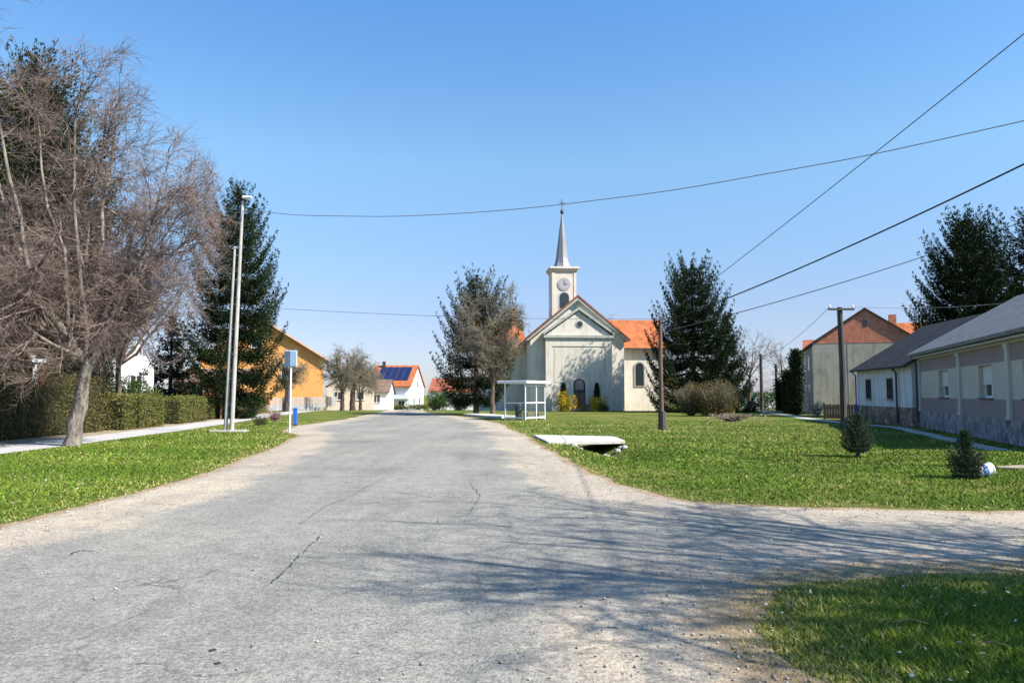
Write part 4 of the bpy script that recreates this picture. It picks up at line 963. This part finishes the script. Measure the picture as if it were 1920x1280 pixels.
# ------------------------------------------------------------------ things by the left hedge
q = P(66, 700, 32)
lp = empty('garden_lamp', (q.x, 32, 0), .3, label='white post with a white box head over the tall left hedge', cat='lamp post')
mb = MB(); mb.tube([(0, 0, 0), (0, 0, 3.0)], .05, 8); mb.box(-.07, .07, -.07, .07, 2.0, 2.75); mb.build('post', M['white_paint'], lp)
mb = MB(); mb.box(-.12, .38, -.12, .12, 3.0, 3.16); mb.prism([(-.25, 3.2), (-.02, 3.2), (-.02, 3.27), (-.25, 3.42)], 'y', -.1, .1); mb.build('head', M['white_paint'], lp, bevel=.02)
q = P(77, 700, 33)
rs = empty('red_banner', (q.x, 33, 0), 0, label='narrow red upright panel next to the white post over the hedge', cat='sign')
mb = MB(); mb.box(-.12, .14, -.02, .02, 1.9, 2.95); mb.build('panel', M['red'], rs); mb = MB(); mb.tube([(0, .05, 0), (0, .05, 2.9)], .03, 6); mb.build('post', M['dark_metal'], rs)
# low rail fence with white caps + metal fence
def fence(a, b, h, label, mpost, mbar, gap, caps=None, name='fence', bars=True):
    a = Vector((*a, 0)); b = Vector((*b, 0)); L = (b-a).length; r = empty(name, (a.x, a.y, H(a.x, a.y)), math.atan2((b-a).y, (b-a).x), label=label, cat='fence')
    n = int(L/2.2)+1
    for i in range(n+1):
        m = MB(); x = L*i/n; m.box(x-.05, x+.05, -.05, .05, -.1, h+.08); p = m.build('post', mpost, r)
        if caps: m = MB(); m.lathe((x, 0, h+.081), [(.08, 0), (.11, .07), (.08, .15), (.02, .18)], 10); m.build('cap', caps, p)
    m = MB(); m.box(.05, L-.05, -.02, .02, .15, .2); m.box(.05, L-.05, -.02, .02, h-.1, h-.05)
    k = int(L/gap)
    for i in range(1, k): x = L*i/k; m.box(x-.025, x+.025, -.041, -.021, .1, h)
    m.build('bars', mbar, r); return r
fence((-21.4,66), (-23.7,100), 1.25, 'grey slatted metal fence along the pavement before the cream house', M['cream_wall'], M['galv'], .22)
fence((-19.0,48.5), (-20.6,55.5), 1.35, 'low brown fence with round white post caps beyond the trimmed hedges', M['brown_wood'], M['brown_wood'], .2, M['white_paint'])
# low wall along the lawn
# bucket
q = G(1850, 897)
bk = empty('plastic_bucket', (q[0]-.16, q[1]+.1, .125), 0, label='white plastic bucket with blue print lying on the lawn beside the rightmost young fir', cat='bucket'); bk.rotation_euler = (0, PI/2-.12, .2)
mb = MB(); n = 20
prof = [(.105, 0), (.125, .32), (.135, .325), (.135, .35), (.118, .352), (.1, .02)]
mb.lathe((0, 0, 0), prof, 24); mb.build('body', M['white_paint'], bk, smooth=False)
mb = MB(); mb.lathe((0, 0, 0), [(.1135, .1), (.1225, .22)], 24); mb.f = mb.f[:-2]; mb.m = mb.m[:-2]; mb.build('print_band', mat('blue_print', (.12, .2, .5), .1, 4, bmp=0, rough=.5), bk)

# ------------------------------------------------------------------ trees
x, y = G(133, 836)
bare_tree('bare_tree', (x, y, 0), 'big twiggy bare tree with grey mottled trunk on the left verge', 'tree', (M['bark'], M['twig']), seed=21,
          fork_h=2.6, crown_c=(-1.2, .4, 8.1), crown_r=(4.7, 3.8, 6.1), n1=19, n2=12, n3=12, n4=10, r0=.25, twig_r=.0068, droop=.02, tw_len=1.0, lean=(.42, 0), limbs_up=.15, emin=-.55)
q = P(222, 700, 36)
bare_tree('bare_tree', (q.x, 36, 0), 'open bare tree with thin mauve twigs between the big bare tree and the tall spruce', 'tree', (M['bark_brown'], M['twig_grey']), seed=4,
          fork_h=3.2, crown_c=(2.3, 0, 8.9), crown_r=(4.3, 3.2, 5.0), n1=11, n2=8, n3=9, n4=7, r0=.16, twig_r=.0085, droop=-.02, tw_len=1.0, limbs_up=.4, emin=-.3)
bare_tree('bare_tree', (-10.9, 12.6, 0), 'bare tree whose thin branch tips reach into the top left corner', 'tree', (M['bark_brown'], M['twig_grey']), seed=9,
          fork_h=3.5, crown_c=(0, 0, 8.6), crown_r=(4.4, 3.2, 3.2), n1=9, n2=6, n3=6, n4=5, r0=.22, twig_r=.006, droop=.0, tw_len=.9)
bare_tree('bare_tree', (10.7, 3.3, 0), 'large spreading bare tree at the road corner, casting branch shadows on the asphalt', 'tree', (M['bark_brown'], M['twig_grey']), seed=15,
          fork_h=2.4, crown_c=(-.2, .8, 6.6), crown_r=(4.0, 4.2, 5.0), n1=16, n2=9, n3=6, n4=4, r0=.3, twig_r=.010, droop=.0, tw_len=1.5, limbs_up=.3)
bare_tree('bare_tree', (9.0, 2.0, 0), 'smaller dense bare tree shading the grass corner at the right', 'tree', (M['bark_brown'], M['twig_grey']), seed=17,
          fork_h=1.8, crown_c=(0, .2, 4.8), crown_r=(2.6, 3.2, 3.2), n1=10, n2=7, n3=7, n4=5, r0=.2, twig_r=.011, droop=.0, tw_len=.8, limbs_up=.3)
# left row of round bare street trees
x, y = G(594, 766.5)
proto = bare_tree('round_street_tree', (x, 70, 0), 'nearest of the round-crowned bare street trees, by the orange house, with a dark trunk', 'tree', (M['bark_dark'], M['twig_olive']), group='round bare street trees along the left pavement', seed=31,
          fork_h=2.2, crown_c=(0, 0, 3.9), crown_r=(2.0, 2.0, 1.9), n1=9, n2=7, n3=8, n4=5, r0=.3, twig_r=.014, droop=0, tw_len=.8)
proto2 = bare_tree('round_street_tree', (P(643, 700, 80).x, 80, HS(80)), 'second round-crowned bare street tree, largest crown of the row', 'tree', (M['bark_dark'], M['twig_olive']), group='round bare street trees along the left pavement', seed=33,
          fork_h=1.9, crown_c=(0, 0, 4.4), crown_r=(2.7, 2.6, 2.6), n1=10, n2=8, n3=9, n4=5, r0=.26, twig_r=.014, droop=0, tw_len=.8)
for i, (u, Y, s, lb) in enumerate(((662, 92, .98, 'third bare street tree of the row, just right of the largest crown'), (676, 106, 1.0, 'fourth bare street tree of the row, overlapping the third'), (688, 120, 1.0, 'fifth bare street tree of the row, before the brown-roofed house'), (699, 136, 1.0, 'farthest bare street tree of the row, left of the solar-panel house'))):
    copy_tree(proto2 if i % 2 else proto, (P(u, 700, Y).x, Y, HS(Y)), i*1.7+.5, s*(1 if i % 2 else 1.3), lb)
# conifers
q = P(438, 700, 50)
conifer('spruce', (q.x, 50, 0), 'tall dark spruce behind the lamp pole on the left', 15.9, 4.5, 5, M['spruce'], M['bark_dark'], z0=.8, layer=1.3, nb=10, droop=.42, up=.62, card=(.3, .11), prof=lambda t: min(1, (1-t)**.58*1.05)*(.6+.4*min(1, t*2.6)), dens=.9, cat='spruce')
q = P(40, 700, 36)
conifer('spruce', (q.x, 36, 0), 'towering olive-green spruce behind the big bare tree at the left edge', 18.6, 6.2, 6, M['olivespruce'], M['bark_dark'], z0=2, layer=1.25, nb=10, droop=.35, up=.6, card=(.3, .12), prof=lambda t: min(1, (1-t)**.55*1.05), dens=.8, cat='spruce')
q = P(320, 700, 55)
conifer('spruce', (q.x, 55, 0), 'low dark conifer left of the tall spruce, above the trimmed hedges', 7.5, 3.4, 16, M['spruce'], M['bark_dark'], z0=.6, layer=1.3, nb=9, droop=.3, up=.5, card=(.3, .12), dens=.7, cat='spruce')
q = P(893, 700, 59)
conifer('spruce', (q.x, 59, 0), 'broad layered dark conifer left of the church', 11.2, 4.3, 7, M['spruce'], M['bark_brown'], z0=1.6, layer=1.3, nb=8, droop=.3, up=.75, card=(.3, .11), prof=lambda t: min(1, 1.05*(1-t)**.5)*(.8+.2*min(1, t*4)), dens=.8, cat='spruce')
q = P(924, 700, 56)
bare_tree('bare_tree', (q.x, 56, 0), 'grey-brown bare tree in front of the layered conifer beside the bus shelter', 'tree', (M['bark_brown'], M['twig_olive']), seed=41,
          fork_h=2.2, crown_c=(-.1, 0, 6.3), crown_r=(2.5, 2.2, 5.9), n1=15, n2=9, n3=9, n4=7, r0=.2, twig_r=.011, droop=-.03, tw_len=.9, limbs_up=.9)
q = P(1300, 700, 67.0)
conifer('spruce', (q.x, 67.0, 0), 'large dark conifer with drooping layered boughs right of the church', 13.5, 4.6, 8, M['spruce'], M['bark_dark'], z0=1.2, layer=1.3, nb=9, droop=.45, up=.72, card=(.32, .12), prof=lambda t: min(1, 1.1*(1-t)**.46), dens=.85, cat='spruce')
q = P(1362, 700, 69)
conifer('spruce', (q.x, 69, 0), 'shorter dark conifer at the right flank of the large one beside the church', 9.3, 3.6, 18, M['spruce'], M['bark_dark'], z0=.8, layer=1.3, nb=9, droop=.4, up=.6, card=(.32, .12), dens=.75, cat='spruce')
q = P(1822, 700, 50)
conifer('spruce', (q.x, 50, 0), 'dark bushy conifer above the roof of the grey house', 13.8, 4.1, 9, M['spruce'], M['bark_dark'], z0=2.0, layer=1.0, nb=10, droop=.2, up=.7, card=(.3, .12), prof=lambda t: min(1, 1.1*(1-t)**.5), dens=.85, cat='spruce')
q = P(1945, 700, 50)
conifer('spruce', (q.x, 50, 0), 'dark conifer cut by the right edge of the photo above the slate roof', 13.9, 3.6, 19, M['spruce'], M['bark_dark'], z0=2.0, layer=1.3, nb=9, droop=.2, up=.7, card=(.3, .12), prof=lambda t: min(1, 1.1*(1-t)**.5), dens=.75, cat='spruce')
# thujas near the brick building
for i, (u, Y, h_, r_) in enumerate(((1492, 58, 4.9, .75), (1476, 60, 3.2, .7), (1464, 72, 2.6, .9))):
    q = P(u, 700, Y); lb = ['tall columnar thuja at the left corner of the brick gable building', 'shorter thuja left of the tall columnar one', 'low dark shrub-like thuja leftmost of the three by the path'][i]
    conifer('thuja', (q.x, Y, 0), lb, h_, r_, 50+i, M['spruce'], M['bark_dark'], z0=.1, layer=.3, nb=9, droop=-.2, up=.9, card=(.2, .09), prof=lambda t: min(1, (1-t)**.45*(.7+t)), dens=1., cat='thuja', group='dark thujas near the brick gable building')
# young firs on the lawn
x, y = G(1608, 857)
conifer('young_fir', (x, y, 0), 'bushy young fir on the lawn, left of the two', 1.12, .5, 12, M['bluespruce'], M['bark_brown'], thk=.035, core=.15, rep=5, z0=.16, layer=.11, nb=9, droop=.05, up=.6, card=(.075, .02), prof=lambda t: min(1, (1-t)**.75*1.05), dens=2.6, top_r=.06, cat='fir')
x, y = G(1812, 897)
conifer('young_fir', (x, y, 0), 'young fir with dense dark base and spindly tip near the bucket, right of the two', .9, .33, 13, M['bluespruce'], M['bark_brown'], thk=.035, core=.15, rep=5, z0=.03, layer=.09, nb=9, droop=.1, up=.7, card=(.07, .02), prof=lambda t: 1.0 if t < .4 else max(.18, (1-t)**1.2*1.3), dens=2.6, top_r=.05, cat='fir')
# distant bare trees
for i, (u, vt, Y, lb) in enumerate(((1405, 600, 88, 'grey bare tree right of the large conifer, rising over the bush'), (1470, 635, 92, 'smaller grey bare tree above the thujas left of the brick building'), (1140, 575, 105, 'distant bare treetop just visible over the right wing of the church'), (330, 560, 62, 'bare tree top between the open bare tree and the tall spruce'))):
    q = P(u, 700, Y); hh = P(u, vt, Y).z-HS(Y)
    bare_tree('bare_tree', (q.x, Y, HS(Y)), lb, 'tree', (M['bark_brown'], M['twig_grey']), seed=60+i, fork_h=hh*.35, crown_c=(0, 0, hh*.66), crown_r=(hh*.27, hh*.27, hh*.36), n1=7, n2=5, n3=5, n4=4, r0=.18, twig_r=.014, tw_len=1.0)

# bushes
def B_(u, Y): q = P(u, 700, Y); return (q.x, Y, HS(Y))
bush('shrub', B_(1345, 55), 'large rounded brown-green shrub in front of the conifers right of the church', 2.0, 1.6, 2.5, 8000, M['hedge_brown'], 1, leaf=(.13, .06), twigs=M['twig_olive'], tw=500)
bush('shrub', B_(1295, 56), 'twiggy brown shrub at the foot of the large conifer, left of the rounded one', 1.4, 1.2, 2.3, 2600, M['hedge_brown'], 2, leaf=(.12, .05), twigs=M['twig_olive'], tw=600)
bush('dry_shrub', B_(1372, 44), 'low dry straw-coloured shrub at the edge of the lawn', 1.3, .5, .5, 500, M['litter'], 3, leaf=(.1, .03), twigs=M['twig'], tw=300)
bush('forsythia', B_(1058, 69), 'yellow flowering bush left of the church door', .85, .7, 1.3, 2600, M['forsythia'], 4, leaf=(.12, .07), tw=80)
bush('forsythia', B_(1121, 69), 'yellow-green flowering bush right of the church door', .8, .7, 1.25, 1600, M['forsythia'], 5, leaf=(.12, .07), tw=80)
for i, u in enumerate((1056, 1119)):
    q = B_(u, 70); conifer('small_thuja', q, ('narrow dark thuja left of the church door behind the yellow bush', 'narrow dark thuja right of the church door')[i], 2.6, .36, 70+i, M['spruce'], M['bark_dark'], z0=.1, layer=.25, nb=8, droop=-.3, up=1., card=(.18, .08), prof=lambda t: min(1, (1-t)**.5*1.1), dens=1.2, cat='thuja', group='thujas flanking the church door')
bush('low_shrub', B_(1090, 68.5), 'low reddish shrub before the church door', .9, .5, .45, 900, M['hedge_brown'], 6, leaf=(.1, .06), tw=40)
bush('low_shrub', B_(1130, 68.5), 'low green shrub at the foot of the church front, right of the door', .8, .5, .6, 1200, M['evergreen'], 16, leaf=(.1, .06), tw=40)
bush('pink_shrub', (G(516, 790)[0], G(516, 790)[1], 0), 'small pinkish shrub on the verge left of the tall sign pole', .55, .4, .62, 900, M['pinkbloom'], 7, leaf=(.06, .04), tw=120)
bush('rose_bush', (G(488, 797)[0], G(488, 797)[1], 0), 'tiny green shrub on the verge just right of the lamp pole', .4, .3, .45, 700, M['evergreen'], 8, leaf=(.06, .04), tw=80)
bush('laurel_bush', (-19.6, 39.4, 0), 'glossy green shrub standing taller than the trimmed hedge beside the tall one', 1.0, 1.3, 1.75, 5000, M['evergreen'], 9, leaf=(.1, .06), tw=60)
bush('laurel_bush', (-22.5, 41.5, 0), 'dark green shrub behind the trimmed hedges, under the low conifer', 2.3, 1.5, 2.5, 6500, M['evergreen'], 10, leaf=(.12, .07), tw=60)
bush('laurel_bush', (-26.5, 44.5, 0), 'dark green shrub mass behind the tall hedge left of the white gable', 3.0, 1.5, 2.9, 6500, M['evergreen'], 20, leaf=(.13, .07), tw=60)
bush('far_bush', B_(740, 143), 'low hedge-like green bush before the solar-panel house', 3.0, .8, .8, 2500, M['hedge'], 11, leaf=(.2, .12), tw=40)
bush('far_bush', B_(782, 143), 'low green bush right of the road end, before the white gable wall', 2.6, .8, .9, 2500, M['hedge'], 12, leaf=(.2, .12), tw=40)
bush('far_bush', B_(815, 100), 'dark evergreen bush at the road end below the pinkish roof', 1.4, 1., 1.7, 3000, M['evergreen'], 13, leaf=(.2, .12), tw=40)
bush('far_bush', B_(860, 96), 'dark evergreen bush between the conifer trunk and the pinkish-roofed house', 2.2, 1.3, 1.5, 3000, M['evergreen'], 14, leaf=(.2, .12), tw=40)
bush('far_bush', B_(1440, 90), 'dark green bush at the foot of the slim distant poles', 3.2, 1.3, 2.0, 4000, M['evergreen'], 15, leaf=(.2, .12), tw=40)
bush('rubble_bush', B_(1530, 56), 'pale scrubby shrub at the left foot of the rough plaster wall', .7, .5, 1.0, 600, M['litter'], 17, leaf=(.1, .07), tw=120, cat='bush')
# hedges: front line runs beside the pavement; thickness grows to the left (away from the road)
def hz(p0, p1, w_, h_, n, m, s, lb, **k): hedge(p1, p0, -w_, h_, n, m, s, lb, **k)
hedge((-17.7,11), (-17.9,32.6), 1.3, 2.2, 30000, M['hedge_brown'], 1, 'tall untrimmed brown-green hedge at the far left', rag=.17, leaf=(.09, .045))
hedge((-17.6,33.7), (-17.9,38.2), 1.1, 1.5, 7500, M['hedge'], 2, 'first trimmed box hedge after the tall hedge')
hedge((-18.2,40.6), (-18.8,45.8), 1.1, 1.4, 6500, M['hedge'], 3, 'second trimmed box hedge, left of the lamp pole')
hedge((-19.3,47.8), (-19.9,51.0), 1.1, 1.3, 4500, M['hedge'], 4, 'short dark hedge directly behind the lamp pole')
hedge((-20.2,52.5), (-21.2,64.5), 1.1, 1.4, 7500, M['hedge'], 5, 'long low hedge before the orange house')
